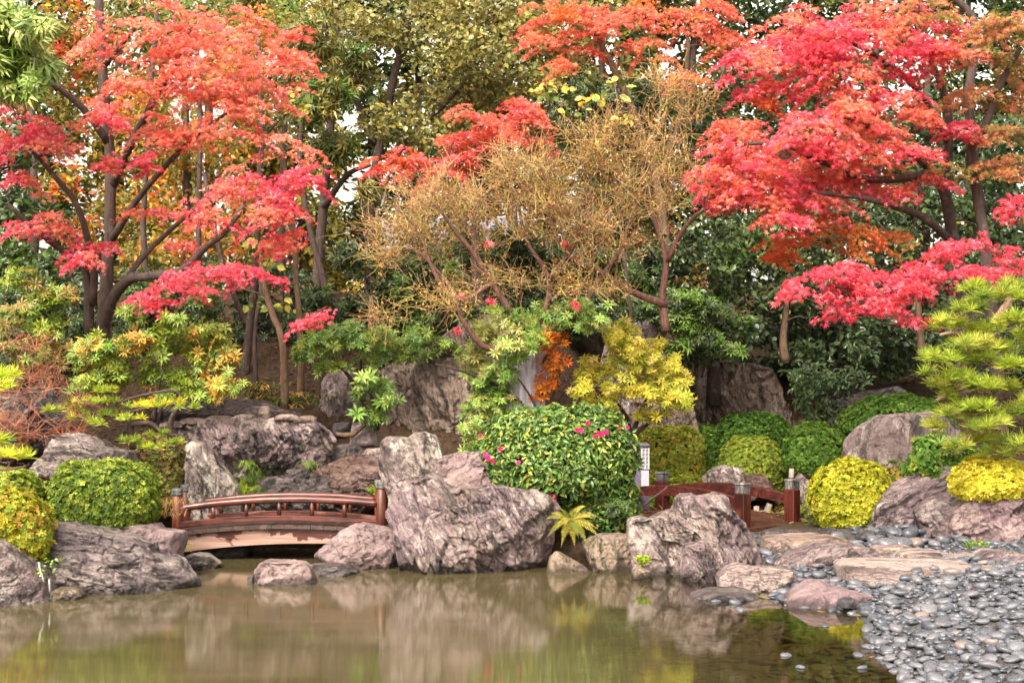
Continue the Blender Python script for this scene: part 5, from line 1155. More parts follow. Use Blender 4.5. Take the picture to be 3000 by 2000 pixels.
for k_, (u, lab) in enumerate(far):
    y_ = 38.5 + (k_ % 3) * 1.3
    btree(lab, [(u, 930, y_), (u + 10, 650, y_), (u, 300, y_), (u + 5, 0, y_)], .22, fill(u - 105, u + 105, -70, 820, 84, GAPS), y_, 165 if 4 <= k_ <= 8 else 120, .25, [LEAF], (OLIVE[:3] + DGREEN[1:2] + GOLD[3:]) if 2 <= k_ <= 4 else (OLIVE[:2] + DGREEN[1:3] + [lin(132, 92, 54)]) if 6 <= k_ <= 8 else DGREEN + OLIVE[:1], 'leaf', 'background_tree', per=0, seed=50 + k_, group='trees closing the background', clump=-.02)
# dark undergrowth on the slope
for k_, (u0, u1, v0, v1, y_, lab, pal_) in enumerate([(20, 230, 700, 870, 26.5, 'dark understory shrub behind the far left bare twigs', DGREEN), (300, 540, 640, 780, 27.5, 'dark understory shrub behind the globes added as sun glints', DGREEN + MGREEN[:2]), (560, 740, 640, 860, 28.5, 'dark understory shrub among the leaning trunks', DGREEN), (880, 1060, 600, 760, 28.5, 'dark understory shrub behind the cliff stones', DGREEN), (1080, 1300, 560, 720, 28.8, 'dark understory shrub behind the bare maple limbs', DGREEN), (1310, 1540, 600, 760, 28.8, 'dark understory shrub behind the curved bare limb', DGREEN + MGREEN[:1]), (2330, 2640, 620, 900, 27.5, 'dark understory shrub past the right pine', DGREEN), (1700, 2100, 780, 850, 30.5, 'low dark understory shrub up the leaf littered slope', DGREEN)]):
    btree(lab, [((u0 + u1) / 2, 900, y_), ((u0 + u1) / 2 + 10, v1 - 30, y_), ((u0 + u1) / 2, v0 + 20, y_)], .05, fill(u0, u1, v0, v1, 62), y_, 190, .16, [LEAF, ROSE[1]], pal_, name='understory_shrub', cat='shrub', per=2, dy=.5, seed=140 + k_, clump=.03)
# tall slim trunks standing between the shrubs
for k_, (pts, r, lab, mt) in enumerate([
    ([(655, 940, 24.6), (652, 860, 24.6), (648, 780, 24.6), (615, 690, 24.8), (600, 610, 25)], .085, 'pale slim trunk leaning left above the overhanging boulder', 'bark_mid'),
    ([(690, 920, 25.6), (690, 800, 25.6), (682, 640, 25.8), (668, 480, 26), (640, 300, 26)], .07, 'thin brown trunk right of the pale leaning trunk', 'bark_mid'),
    ([(560, 880, 27), (575, 740, 27), (590, 560, 27), (600, 300, 27), (590, 60, 27)], .09, 'dark straight trunk behind the low pink red branch', 'bark_dark'),
    ([(620, 900, 28), (590, 780, 28), (545, 700, 28), (500, 560, 28), (470, 400, 28)], .08, 'dark trunk slanting left over the left shrubs', 'bark_dark'),
    ([(470, 860, 29), (462, 700, 29), (455, 540, 29), (460, 300, 29), (450, 60, 29)], .08, 'dark trunk rising through the middle of the left maple', 'bark_dark'),
    ([(345, 830, 28), (340, 700, 28), (330, 520, 28), (345, 260, 28), (360, 30, 28)], .08, 'slender dark trunk just right of the left maple stems', 'bark_dark'),
    ([(1805, 830, 28.3), (1800, 780, 28.3), (1806, 690, 28.3)], .10, 'short brown trunk on the leaf littered slope', 'bark_mid'),
    ([(2118, 830, 27), (2112, 740, 27), (2100, 620, 27)], .09, 'dark brown trunk at the right end of the leaf littered slope', 'bark_mid'),
    ([(790, 900, 29), (770, 740, 29), (720, 560, 29), (690, 400, 29), (700, 200, 29)], .09, 'dark leaning trunk in front of the bright gap', 'bark_dark'),
    ([(845, 960, 26.2), (842, 900, 26.2), (848, 800, 26.4), (852, 680, 26.6)], .07, 'short pale brown trunk behind the hanging green sprig', 'bark_mid')]):
    T = Tree('slim_tree', lab, 'tree', W(*pts[0])); T.trunk(pts, r, r * .55)
    top = W(*pts[-1]); T.grow(top + R.normal(0, .5, (14, 3)) + np.array([0, 0, .3]), .02)
    T.leafmat = 'leaf'; C = top + R.normal(0, .45, (70, 3)) + np.array([0, 0, .3])
    T.leaves(C, R.normal(0, 1, (70, 3)), .11, LEAF, pick(MGREEN + OLIVE, 70)); T.finish(mt)

# ---------------------------------------------------------------- pines
def pine(label, trunks, pads, y, n_t, size, pal, seed, bark='bark_pine', dy=.4, extra=None):
    T = Tree('pine_tree', label, 'pine', W(*trunks[0][0][0]))
    for pts, r0, r1 in trunks: T.trunk(pts, r0, r1, wob=.06)
    pw = pads_world(pads, y, dy)
    C = np.concatenate([np.stack([c[0] + r[0] * q[:, 0], c[1] + r[1] * q[:, 1], c[2] + r[2] * (.5 * q[:, 2] + .3 * (1 - q[:, 0] ** 2))], 1) for c, r in pw for q in [unit(R.normal(size=(max(4, int(n_t * r[0] * r[2] / .035)), 3))) * R.random((1, 1)) ** .2 * R.uniform(.5, 1, (max(4, int(n_t * r[0] * r[2] / .035)), 1))]])
    T.grow(C - np.array([0, 0, .07]), .025, n=5, up=-.1, wob=.15)
    k = 42; m = len(C)
    ax = unit(np.stack([R.normal(0, .35, m), R.normal(-.25, .35, m), np.full(m, .8)], 1))
    d = unit(np.repeat(ax, k, 0) * R.uniform(.15, 1.0, (m * k, 1)) + R.normal(0, .62, (m * k, 3)) * np.array([1, 1, .8]))
    d[:, 2] = np.where(d[:, 2] < -.25, -d[:, 2], d[:, 2])
    cc = np.repeat(C, k, 0); sd = unit(np.cross(d, rdir(m * k))); L = size * R.uniform(.7, 1.15, (m * k, 1)); wd = .0042
    V = np.stack([cc + d * .01 - sd * wd, cc + d * .01 + sd * wd, cc + d * L * .6 + sd * wd, cc + d * L + np.array([0, 0, -.01]), cc + d * L * .6 - sd * wd], 1).reshape(-1, 3)
    b = np.arange(m * k)[:, None] * 5
    tufts = np.repeat(pick(pal, m, C, 1.5, seed, .15), k, 0) * R.uniform(.75, 1.25, (m * k, 1))
    mk('needles', V, [b + np.array([[0, 1, 2, 4]]), b + np.array([[4, 2, 3]])], M['needle'], T.o, np.repeat(tufts, 5, 0), org=T.base)
    return T.finish(bark)
PN = [lin(160, 174, 62), lin(172, 184, 72), lin(132, 154, 58), lin(108, 132, 54), lin(180, 184, 78)]
pine('large pine at the right edge with cloud like pads of bright yellow green needles', [([(2300, 1080, 20.8), (2290, 960, 20.8), (2225, 850, 20.6), (2250, 780, 20.5), (2300, 720, 20.5), (2330, 660, 20.5)], .13, .05), ([(2240, 870, 20.6), (2190, 900, 20.2), (2150, 920, 20)], .05, .02), ([(2290, 960, 20.8), (2240, 1000, 20.3), (2170, 1010, 20)], .06, .02), ([(2250, 780, 20.5), (2200, 760, 20.2), (2160, 770, 20)], .05, .02)],
     [(2240, 800, 60, 26), (2290, 810, 50, 26), (2200, 790, 50, 20), (2300, 900, 50, 30), (2200, 870, 50, 24), (2250, 940, 60, 24), (2180, 920, 44, 22), (2280, 985, 60, 24), (2190, 1030, 44, 20), (2300, 1045, 50, 22), (2240, 670, 40, 20), (2290, 690, 70, 30), (2180, 750, 55, 26), (2260, 765, 60, 26), (2330, 745, 45, 34), (2225, 715, 50, 22), (2155, 830, 42, 26), (2230, 830, 70, 34), (2320, 850, 50, 34), (2165, 890, 44, 26), (2260, 895, 70, 32), (2200, 955, 70, 32), (2310, 960, 60, 34), (2150, 985, 36, 20), (2250, 1015, 70, 26), (2330, 1020, 40, 26), (2340, 660, 40, 22), (2380, 800, 50, 120), (2380, 950, 40, 90), (2130, 860, 20, 14)], 20.0, 11, .19, PN, 61)
pine('pine twigs with bright needle tufts poking in at the far left edge', [([(-90, 1150, 17.6), (-90, 1000, 17.6), (-60, 930, 17.4), (-20, 920, 17.2), (20, 915, 17)], .08, .02), ([(-90, 1090, 17.6), (-40, 1080, 17.2), (20, 1080, 17), (60, 1070, 17)], .04, .01)],
     [(14, 868, 26, 16), (4, 895, 34, 16), (6, 1020, 24, 18), (46, 1052, 36, 16), (8, 1052, 34, 18), (-40, 960, 40, 60)], 17, 6.0, .18, [lin(190, 206, 50), lin(172, 196, 48), lin(202, 212, 70)], 62, dy=.15)
pine('low spreading pine with small sparse needle tufts over the dark left rocks', [([(305, 1030, 21.4), (300, 975, 21.3), (290, 955, 21.2), (240, 950, 21), (180, 955, 20.9), (120, 945, 20.8)], .06, .012), ([(300, 975, 21.3), (340, 970, 21.1), (370, 990, 21), (410, 1000, 20.9)], .05, .02), ([(390, 1010, 21.3), (395, 960, 21.3), (420, 930, 21.2), (400, 905, 21.1), (330, 905, 21), (270, 925, 20.9)], .05, .014), ([(290, 955, 21.2), (330, 935, 21), (380, 925, 20.9), (440, 945, 20.8)], .04, .015)],
     [(230, 925, 70, 12), (160, 945, 50, 10), (110, 945, 30, 8), (330, 935, 60, 12), (260, 955, 80, 10), (390, 930, 50, 10), (430, 940, 30, 8), (310, 965, 50, 10), (190, 925, 50, 10), (300, 1015, 40, 9), (340, 1030, 40, 9), (400, 1020, 30, 8), (370, 1000, 40, 8), (180, 965, 40, 8), (230, 975, 30, 8), (240, 900, 60, 10)], 20.8, 12, .13, PN[:3] + [lin(196, 190, 60)], 63, 'bark_dark', dy=.3)

# ---------------------------------------------------------------- shrubs with leaf rosettes
def shrub(label, pads, y, dens, size, pal, base, mat='gloss', tm=None, clump=.0, name='leafy_shrub', cat='shrub', per=10, dy=.3, seed=80, bark='bark_dark', stems=(), up=.6, front=.5, f=1.6, stem_r=.05):
    T = Tree(name, label, cat, W(*base)); g = W(*base)
    for s_ in stems: T.trunk(s_, stem_r, stem_r * .28)
    if not stems:
        for q in R.normal(0, .12, (4, 2)): T.limb([g + np.array([q[0], q[1], -.05]), g + np.array([q[0] * 2, q[1] * 2, .35]), g + np.array([q[0] * 4, q[1] * 4, .75])], .03, .012)
    pw = pads_world(pads, y, dy)
    leaf_pads(T, pw, dens, size, tm or ROSE, pal, clump, f, 1.2, .8, up, front, 1.3, seed)
    T.grow(targets(pw, per), .025); T.leafmat = mat; return T.finish(bark)
LG = [lin(112, 142, 60), lin(130, 154, 68), lin(96, 128, 56), lin(142, 166, 78), lin(150, 150, 80)]
shrub('bright green shrub of leaf rosettes in the middle, hanging beside the tall cliff stone', [(1160, 740, 90, 40), (1270, 730, 80, 40), (1110, 800, 60, 50), (1180, 790, 60, 40), (1100, 860, 40, 40), (1160, 850, 50, 36), (1110, 930, 56, 34), (1090, 985, 40, 34), (1150, 910, 40, 30), (1330, 720, 50, 34), (1085, 1030, 30, 16), (1360, 740, 40, 30), (1230, 780, 40, 30)], 24.0, 190, .125, LG, (1210, 960, 24.6),
      stems=([(1215, 960, 24.6), (1190, 920, 24.4), (1130, 880, 24.2), (1060, 850, 24), (1000, 835, 23.8)], [(1215, 960, 24.6), (1180, 880, 24.6), (1140, 820, 24.5), (1100, 780, 24.4)], [(1215, 960, 24.6), (1230, 870, 24.6), (1270, 790, 24.6), (1300, 730, 24.5)]), seed=81)
shrub('yellow leaved shrub of whorled leaves right of the dead brown sprig', [(1420, 790, 80, 44), (1500, 820, 80, 44), (1380, 850, 64, 44), (1460, 880, 80, 44), (1550, 860, 54, 44), (1340, 900, 36, 30), (1400, 930, 44, 24), (1570, 920, 36, 26), (1500, 950, 50, 14), (1530, 910, 50, 26), (1430, 750, 44, 20)], 24.6, 200, .13, YELLOW + YGREEN[1:3] + YELLOW[:1], (1450, 1010, 25.4),
      stems=([(1450, 1010, 25.4), (1440, 960, 25.2), (1400, 900, 25), (1370, 850, 24.9)], [(1450, 1010, 25.4), (1470, 950, 25.2), (1500, 890, 25), (1520, 830, 24.8)], [(1450, 1010, 25.4), (1500, 960, 25.2), (1560, 920, 25)]), seed=82, mat='leaf')
shrub('dead sprig of dry orange brown leaves between the green and yellow shrubs', [(1250, 780, 34, 24), (1270, 830, 40, 34), (1255, 880, 34, 28), (1285, 780, 24, 20), (1240, 910, 20, 16)], 24.0, 170, .12, [lin(176, 92, 30), lin(196, 116, 40), lin(150, 74, 28), lin(206, 132, 56)], (1255, 960, 24.4), mat='dry', clump=.05, seed=83)
shrub('mixed green and yellow shrub of whorled leaves behind the low left pine', [(240, 800, 70, 40), (330, 790, 70, 40), (420, 790, 60, 40), (490, 820, 66, 46), (270, 860, 70, 36), (360, 860, 66, 36), (450, 880, 64, 34), (520, 880, 40, 30), (400, 740, 50, 30), (190, 830, 50, 36), (200, 880, 50, 30), (480, 760, 50, 30), (380, 915, 50, 18), (480, 915, 30, 14), (310, 720, 40, 24)], 22.6, 180, .14, YGREEN + MGREEN[2:] + LG[:2] + [lin(190, 150, 60)], (350, 960, 23.2), seed=84)
shrub('green shrub spilling right over the tallest cliff stones, left of the middle', [(730, 790, 50, 36), (800, 770, 60, 36), (870, 780, 60, 36), (930, 810, 60, 30), (760, 840, 44, 24), (850, 830, 50, 22), (1000, 790, 50, 20), (680, 810, 30, 26), (720, 740, 30, 14), (960, 770, 40, 20)], 24.6, 180, .13, YGREEN[:1] + MGREEN[1:] + LG[:3], (830, 900, 25.2), seed=85,
      stems=([(835, 920, 25.2), (832, 860, 25.1), (830, 800, 25)], [(835, 920, 25.2), (790, 850, 25), (740, 800, 24.8)], [(832, 870, 25.1), (900, 830, 24.8), (960, 810, 24.6)]))
shrub('slim hanging green sprig of whorled leaves in front of the smooth cliff stone', [(835, 900, 26, 18), (870, 925, 34, 22), (830, 950, 30, 16), (865, 960, 30, 14), (905, 920, 20, 12), (840, 870, 20, 14), (880, 890, 24, 16)], 23.6, 150, .17, MGREEN[:3] + LG[:2], (866, 985, 24.0), seed=86,
      stems=([(866, 985, 24), (860, 940, 23.8), (850, 890, 23.7), (850, 840, 23.8)],), per=14)
shrub('glossy dark laurel hanging down the slope right of the fan shaped rock', [(1860, 850, 70, 36), (1900, 890, 60, 40), (1850, 900, 50, 36), (1920, 930, 50, 30), (1880, 955, 50, 24), (1830, 870, 34, 26), (1960, 870, 50, 40), (1990, 800, 50, 40)], 27.4, 330, .13, DGREEN + [lin(78, 106, 60)], (1880, 1000, 28), tm=[LEAF], seed=87)
shrub('green leaf rosette shrub sticking out above the fan shaped rock', [(1560, 740, 50, 30), (1610, 770, 60, 34), (1560, 800, 40, 26), (1660, 800, 36, 22), (1620, 700, 60, 40), (1500, 720, 60, 30), (1690, 810, 20, 12), (1550, 690, 50, 30), (1440, 700, 50, 20)], 27.2, 150, .17, DGREEN[1:] + MGREEN[:2] + LG[:1], (1600, 860, 28), seed=88)
shrub('yellow tinged shrub at the far left under the maple', [(60, 640, 60, 34), (110, 680, 60, 34), (50, 720, 50, 30), (140, 740, 40, 26), (90, 760, 50, 24), (40, 800, 40, 20), (160, 690, 40, 24), (20, 740, 40, 30), (100, 820, 50, 26), (20, 860, 40, 24), (130, 790, 40, 26)], 23.4, 150, .15, YGREEN[:2] + MGREEN[1:] + [lin(150, 130, 70)], (90, 900, 23.8), clump=.05, seed=89,
      stems=([(130, 900, 23.8), (125, 820, 23.7), (110, 740, 23.6), (70, 680, 23.5)], [(130, 880, 23.8), (150, 790, 23.7), (150, 720, 23.6)]))
# bare red brown twig shrub, far left
for lab, ug, nb, sd, basepts in (('bare red brown twiggy shrub at the far left above the dark rock', (0, 130, 770, 910), 60, 91, [(60, 960, 22.6), (20, 950, 22.4), (110, 940, 22.7)]), ('lower bare red brown twiggy shrub drooping over the left rocks', (-20, 200, 900, 1030), 55, 92, [(40, 1040, 20.9), (150, 1020, 21)])):
    T = Tree('bare_shrub', lab, 'shrub', W(*basepts[0]))
    for b in basepts:
        for q in range(4):
            T.trunk([b, (b[0] + R.uniform(-30, 30), b[1] - 40, b[2]), (b[0] + R.uniform(-70, 70), (ug[2] + b[1]) / 2 + 10 + R.uniform(-40, 20), b[2] - .1)], .022, .008, sides=5)
    tt = np.array([W(R.uniform(ug[0], ug[1]), R.uniform(ug[2], ug[3]), basepts[0][2] + R.uniform(-.5, .5)) for _ in range(nb)])
    T.grow(tt, .009, n=5, up=.25, wob=.12, rtip=.0025, sides=4); q = np.array(T.P)[R.integers(0, len(T.P), nb * 9)]
    dd = unit(R.normal(0, 1, (nb * 9, 3)) * np.array([1, .7, .6]) + np.array([0, 0, .3])); LL = R.uniform(.12, .4, (nb * 9, 1))
    Q = np.stack([q, q + dd * LL * .5 + R.normal(0, .015, q.shape), q + dd * LL], 1); V, QQ = tubes(Q, np.tile(np.array([.004, .0033, .0024]), (nb * 9, 1)), 3)
    mk('twigs', V, [QQ], M['twig'], T.o, np.repeat(pick([lin(150, 84, 58), lin(170, 96, 66), lin(132, 84, 70), lin(158, 120, 100)], nb * 9), 9, 0), org=T.base)
    T.leafmat = 'leaf'; T.finish('bark_red')

# ---------------------------------------------------------------- clipped bushes
def dome(label, u0, u1, vt, vb, y, pal, depth=None, box=2.4, size=.042, dens=2500, seed=100, mat='leaf', tm=None, name='clipped_bush', tilt=.45, rough=.06, low=-.35):
    a, b = W(u0, vb, y), W(u1, vt, y); cx = (a[0] + b[0]) / 2; rx = (b[0] - a[0]) / 2; hz = b[2] - a[2]
    ry = depth or rx * .85; cz = a[2] + hz * .42; rz = b[2] - cz; rb = cz - a[2]
    base = np.array([cx, y, a[2]]); o = thing(name, label, 'bush', base)
    area = 2 * PI * (rx * ry + rx * rz + ry * rz) / 3 * 1.3; n = int(area * dens)
    d = rdir(int(n * 1.6)); d = d[d[:, 2] > -.75][:n]; n = len(d)
    k = (np.abs(d[:, 0]) ** box + np.abs(d[:, 1]) ** box + np.abs(d[:, 2]) ** box) ** (-1 / box)
    sh = np.array([rx, ry, 1.0]); S = d * k[:, None]
    z = np.where(S[:, 2] > 0, S[:, 2] * rz, S[:, 2] * rb)
    P0 = np.stack([S[:, 0] * rx, S[:, 1] * ry, z], 1)
    Nn = unit(np.sign(S) * np.abs(S) ** (box - 1) / np.array([rx, ry, (rz + rb) / 2]))
    bump = fbm(P0 * 2.6 + seed, 3, seed) * rough * 1.3 + fbm(P0 * 9 + seed, 2, seed + 3) * rough * .55
    P = P0 * (1 + .02 - (R.random((n, 1)) ** 1.5) * .2 + .05 * (R.random((n, 1)) > .985)) + Nn * bump[:, None]
    c = pick(pal, n, P + base, 1.6, seed, .2); c2_ = pick(pal, n, None, 1, seed, .2); mm = R.random((n, 1)) < .55; c = np.where(mm, c2_, c)
    ti = R.integers(0, 4, n); mb = MB(); tmm = tm or TROSE
    for i in range(len(tmm)):
        q = (ti % len(tmm)) == i
        V, FS, T_ = scatter(P[q] + base + np.array([0, 0, cz - a[2]]), Nn[q] + R.normal(0, tilt, (q.sum(), 3)) + np.array([0, 0, .25]), size * R.uniform(.75, 1.25, q.sum()), tmm[i], c[q])
        mb.add(V, FS, T_)
    mb.build('foliage', M[mat], o, False, base)
    m_, n_ = 18, 30; ph = (np.arange(m_) + .5) / m_ * PI; th = np.arange(n_) / n_ * 2 * PI
    D = np.stack([np.sin(ph)[:, None] * np.cos(th), np.sin(ph)[:, None] * np.sin(th), np.repeat(np.cos(ph)[:, None], n_, 1)], -1).reshape(-1, 3)
    kk = (np.abs(D) ** box).sum(1) ** (-1 / box); S = D * kk[:, None] * .78
    S = np.stack([S[:, 0] * rx, S[:, 1] * ry, np.where(S[:, 2] > 0, S[:, 2] * rz, S[:, 2] * rb) + cz - a[2]], 1)
    i, j = np.meshgrid(np.arange(m_ - 1), np.arange(n_), indexing='ij'); j2 = (j + 1) % n_
    mk('branches', S + base, [np.stack([i * n_ + j, (i + 1) * n_ + j, (i + 1) * n_ + j2, i * n_ + j2], -1).reshape(-1, 4), [list(range(n_))], [list(range((m_ - 1) * n_, m_ * n_))[::-1]]], M['bark_dark'], o, org=base, smooth=True)
    return o
def sd_(a, b, c, d): return (a * .784, b * .784, c * .784, d * .784)
G1 = [lin(124, 142, 54), lin(140, 156, 60), lin(104, 128, 48), lin(158, 168, 72), lin(84, 108, 42)]
G2 = [lin(84, 120, 46), lin(104, 138, 54), lin(70, 104, 42), lin(120, 150, 62)]
YB = [lin(178, 172, 54), lin(188, 182, 66), lin(160, 162, 54), lin(180, 152, 70), lin(144, 152, 54)]
RB = [lin(134, 134, 68), lin(116, 112, 60), lin(146, 126, 76), lin(150, 104, 78), lin(108, 120, 56)]
dome('large boxy green clipped bush on the left above the layered rock', *sd_(160, 453, 1350, 1552), 19.2, G1, box=3.2, seed=101, dens=3000)
dome('clipped bush with reddish brown tinge beside the slim standing rock', *sd_(378, 543, 1275, 1490), 22.1, RB, depth=.36, box=3.6, seed=102, size=.04, dens=2800)
dome('orange tipped yellow clipped bush leaning over the left edge rock', *sd_(-110, 140, 1436, 1670), 17.4, YB[:3] + G1[:2] + [lin(190, 140, 66), lin(168, 164, 56)], box=2.5, seed=103, size=.05, dens=2200)
dome('yellow green clipped bush behind the orange tipped one at the left edge', *sd_(-90, 118, 1376, 1520), 18.8, G1[3:] + YB[4:] + G1[:2], box=2.8, seed=104)
dome('tall boxy yellow green hedge bush right of the pink flowered bush', *sd_(1858, 2062, 1248, 1480), 27.0, G1[:2] + YB[2:] + G1[3:4], box=3.6, seed=105)
dome('narrow dark green bush squeezed behind the tall boxy hedge bush', *sd_(2015, 2125, 1248, 1400), 27.8, G2, box=3.0, seed=106)
dome('wide dark green dome at the back under the fan shaped rock', *sd_(2086, 2318, 1210, 1380), 27.9, G2[:3], box=2.5, seed=107)
dome('bright green dome in the middle of the right clipped group', *sd_(2100, 2304, 1281, 1470), 26.4, G1[:2] + G1[3:4] + YB[4:], box=2.3, seed=108)
dome('round deep green dome with a few red leaves left of the granite boulder', *sd_(2296, 2479, 1239, 1405), 25.2, G2 + [lin(100, 130, 40)], box=2.3, seed=109)
dome('low yellow green mound behind the far end of the square post bridge', *sd_(1872, 2078, 1382, 1520), 26.3, YB[4:] + G1[:2] + [lin(166, 166, 50)], box=2.3, seed=110)
dome('vivid yellow clipped dome at the foot of the square post bridge', *sd_(2384, 2606, 1347, 1560), 22.5, YB[:3] + [lin(170, 168, 40), lin(160, 164, 44)], box=2.5, seed=111, size=.055, dens=2000)
dome('long dark green clipped mound behind the granite boulder', *sd_(2466, 2790, 1163, 1330), 25.6, G2, box=2.4, seed=112, depth=.9)
dome('smaller yellow clipped dome on the rocks at the right edge', *sd_(2786, 3010, 1341, 1475), 20.6, [lin(214, 200, 66), lin(220, 208, 84), lin(196, 190, 62)], box=2.2, seed=113, size=.055, dens=2000)
dome('loose dark green bush below the right pine', *sd_(2660, 2790, 1275, 1420), 22.2, G2 + YB[4:], box=2.2, seed=114, size=.07, dens=700, rough=.12)
dome('second loose green bush half hidden in the right pine', *sd_(2770, 2950, 1280, 1400), 22.4, G2, box=2.2, seed=115, size=.07, dens=700, rough=.12)
dome('green bush peeping out beneath the near rail of the square post bridge', *sd_(1866, 1930, 1440, 1520), 25.8, G1 + G2[:2], box=2.2, seed=116)
for (a, b, c, d_, y, sd2, lab) in ((2195, 2290, 1455, 1530, 26.2, 117, 'low yellow green plant seen under the far rail between the square posts'), (2340, 2400, 1440, 1545, 23.9, 118, 'small yellow green bush squeezed right of the tallest square post')):
    dome(lab, *sd_(a, b, c, d_), y, YB[4:] + G1[:2], box=2.1, seed=sd2, size=.06, dens=900, rough=.1)
# small hop of yellow growth at the right of the vivid dome
dome('trailing bit of green growth at the right shoulder of the vivid yellow dome', *sd_(2560, 2650, 1360, 1440), 22.9, G1 + YB[3:4], box=2.1, seed=119, size=.06, dens=800, rough=.12)

# ---------------------------------------------------------------- flowered camellia
cb = W(1330, 1225, 21.0); co = thing('camellia_bush', 'big glossy camellia bush with pink flowers on the largest boulder', 'bush', cb)
CP = [lin(70, 100, 44), lin(88, 118, 50), lin(58, 88, 42), lin(108, 134, 56), lin(78, 108, 46), lin(98, 124, 52), lin(64, 94, 42), lin(120, 142, 60), lin(162, 164, 72)]
pieces = [(1275, 1060, 182, 122, 21.0), (1240, 1010, 130, 80, 21.1), (1350, 1040, 112, 110, 20.9), (1170, 1075, 84, 66, 20.9), (1390, 1130, 70, 90, 20.9), (1400, 1190, 60, 50, 20.8), (1340, 1140, 70, 50, 21.0)]
mb = MB()
for u, v, a, b, y in pieces:
    c = W(u, v, y); k_ = y / F; r = np.array([a * k_, a * k_ * .8, b * k_]); n = int(1000 * 4 * PI * (r[0] * r[2]))
    d_ = rdir(n); P = c + d_ * r * (1 - .3 * R.random((n, 1)) ** 2) ; P += d_ * (fbm(P * 3.0, 3, 130) * .12)[:, None]
    zmin = W(0, 1128, 21)[2] if u < 1300 else W(0, 1222, 21)[2]
    P = P[P[:, 2] > zmin]; n = len(P)
    V, FS, T_ = scatter(P, unit(P - c) * .8 + R.normal(0, .5, (n, 3)) + np.array([0, -.1, .45]), R.uniform(.075, .122, n), LEAF, pick(CP, n, None, 5, 131, .22))
    mb.add(V, FS, T_)
mb.build('foliage', M['gloss'], co, False, cb)
T = Tree.__new__(Tree); T.mb = MB(); T.P = []; T.Rr = []; T.tw = {}; T.leafC = []; T.base = cb; T.o = co
for pts in ([(1330, 1235, 21), (1322, 1160, 21), (1290, 1100, 21), (1240, 1060, 21)], [(1335, 1235, 21), (1345, 1150, 21), (1370, 1080, 21)], [(1340, 1235, 21), (1385, 1170, 21), (1410, 1110, 21)], [(1322, 1160, 21), (1260, 1130, 20.8), (1190, 1100, 20.8)]):
    T.trunk(pts, .05, .02)
T.grow(np.concatenate([W(u, v, y) + R.normal(0, 1, (40, 3)) * np.array([a, a * .7, b]) * y / F * .45 for u, v, a, b, y in pieces]), .02)
T.finish('bark_dark', 'branches')
fpos = c5([(965, 80), (1150, 205), (1012, 255), (1035, 288), (1078, 318), (912, 465), (1632, 650), (1850, 25), (1890, 40), (2045, 55), (2075, 70), (2240, 10), (2310, 5)]) + [(1350, 972), (1333, 985), (1392, 992), (1366, 1002), (1190, 1062), (1120, 1100)]
for q, (u, v) in enumerate(fpos):
    best = 99
    for pu, pv, a, b, y in pieces:
        e = 1 - ((u - pu) / a) ** 2 - ((v - pv) / b) ** 2
        if e > 0: best = min(best, y - .8 * a * y / F * math.sqrt(e))
    if best > 50: best = 20.8
    p = W(u, v, best - .06); s_ = R.uniform(.028, .048) if q != 6 else .062
    V, Q = [], []
    for ring, (m_, l, tl) in enumerate(((7, 1.0, .15), (6, .75, .5), (5, .5, .9))):
        for i in range(m_):
            an = 2 * PI * i / m_ + ring * .4; b_ = len(V)
            for rr, wa, h_ in ((.08, 0, 0), (.6, -.42, .5), (1.0, -.18, .8), (1.0, .18, .8), (.6, .42, .5)):
                V.append((l * rr * math.cos(an + wa), l * rr * math.sin(an + wa), tl * h_))
            Q.append((b_, b_ + 1, b_ + 2, b_ + 3)); Q.append((b_, b_ + 3, b_ + 4, b_ + 4)) if False else None
    Q = [x for x in Q if x]; Q2 = [(x[0], x[3], x[3] + 1) for x in Q]
    nrm = unit(np.array([R.normal(0, .4), -1, R.normal(.3, .3)])); ax_ = unit(np.cross(nrm, [0, 0, 1])); ay = np.cross(nrm, ax_)
    V = np.array(V) * s_; V = V[:, :1] * ax_ + V[:, 1:2] * ay + V[:, 2:] * nrm + p
    pk = np.array([lin(226, 40, 140), lin(214, 34, 112), lin(232, 70, 150)][q % 3])
    mk('flower', V, [np.array(Q), np.array(Q2)], M['flower'], co, np.tile(pk, (len(V), 1)), org=cb)
# two young leafy shoots under the camellia on its right
shrub('dark green leafy undershrub beneath the right side of the flowered bush', [(1400, 1190, 50, 22), (1360, 1210, 50, 16), (1420, 1170, 30, 24), (1340, 1185, 30, 16)], 20.6, 260, .13, DGREEN + MGREEN[:2], (1390, 1235, 20.9), seed=93)

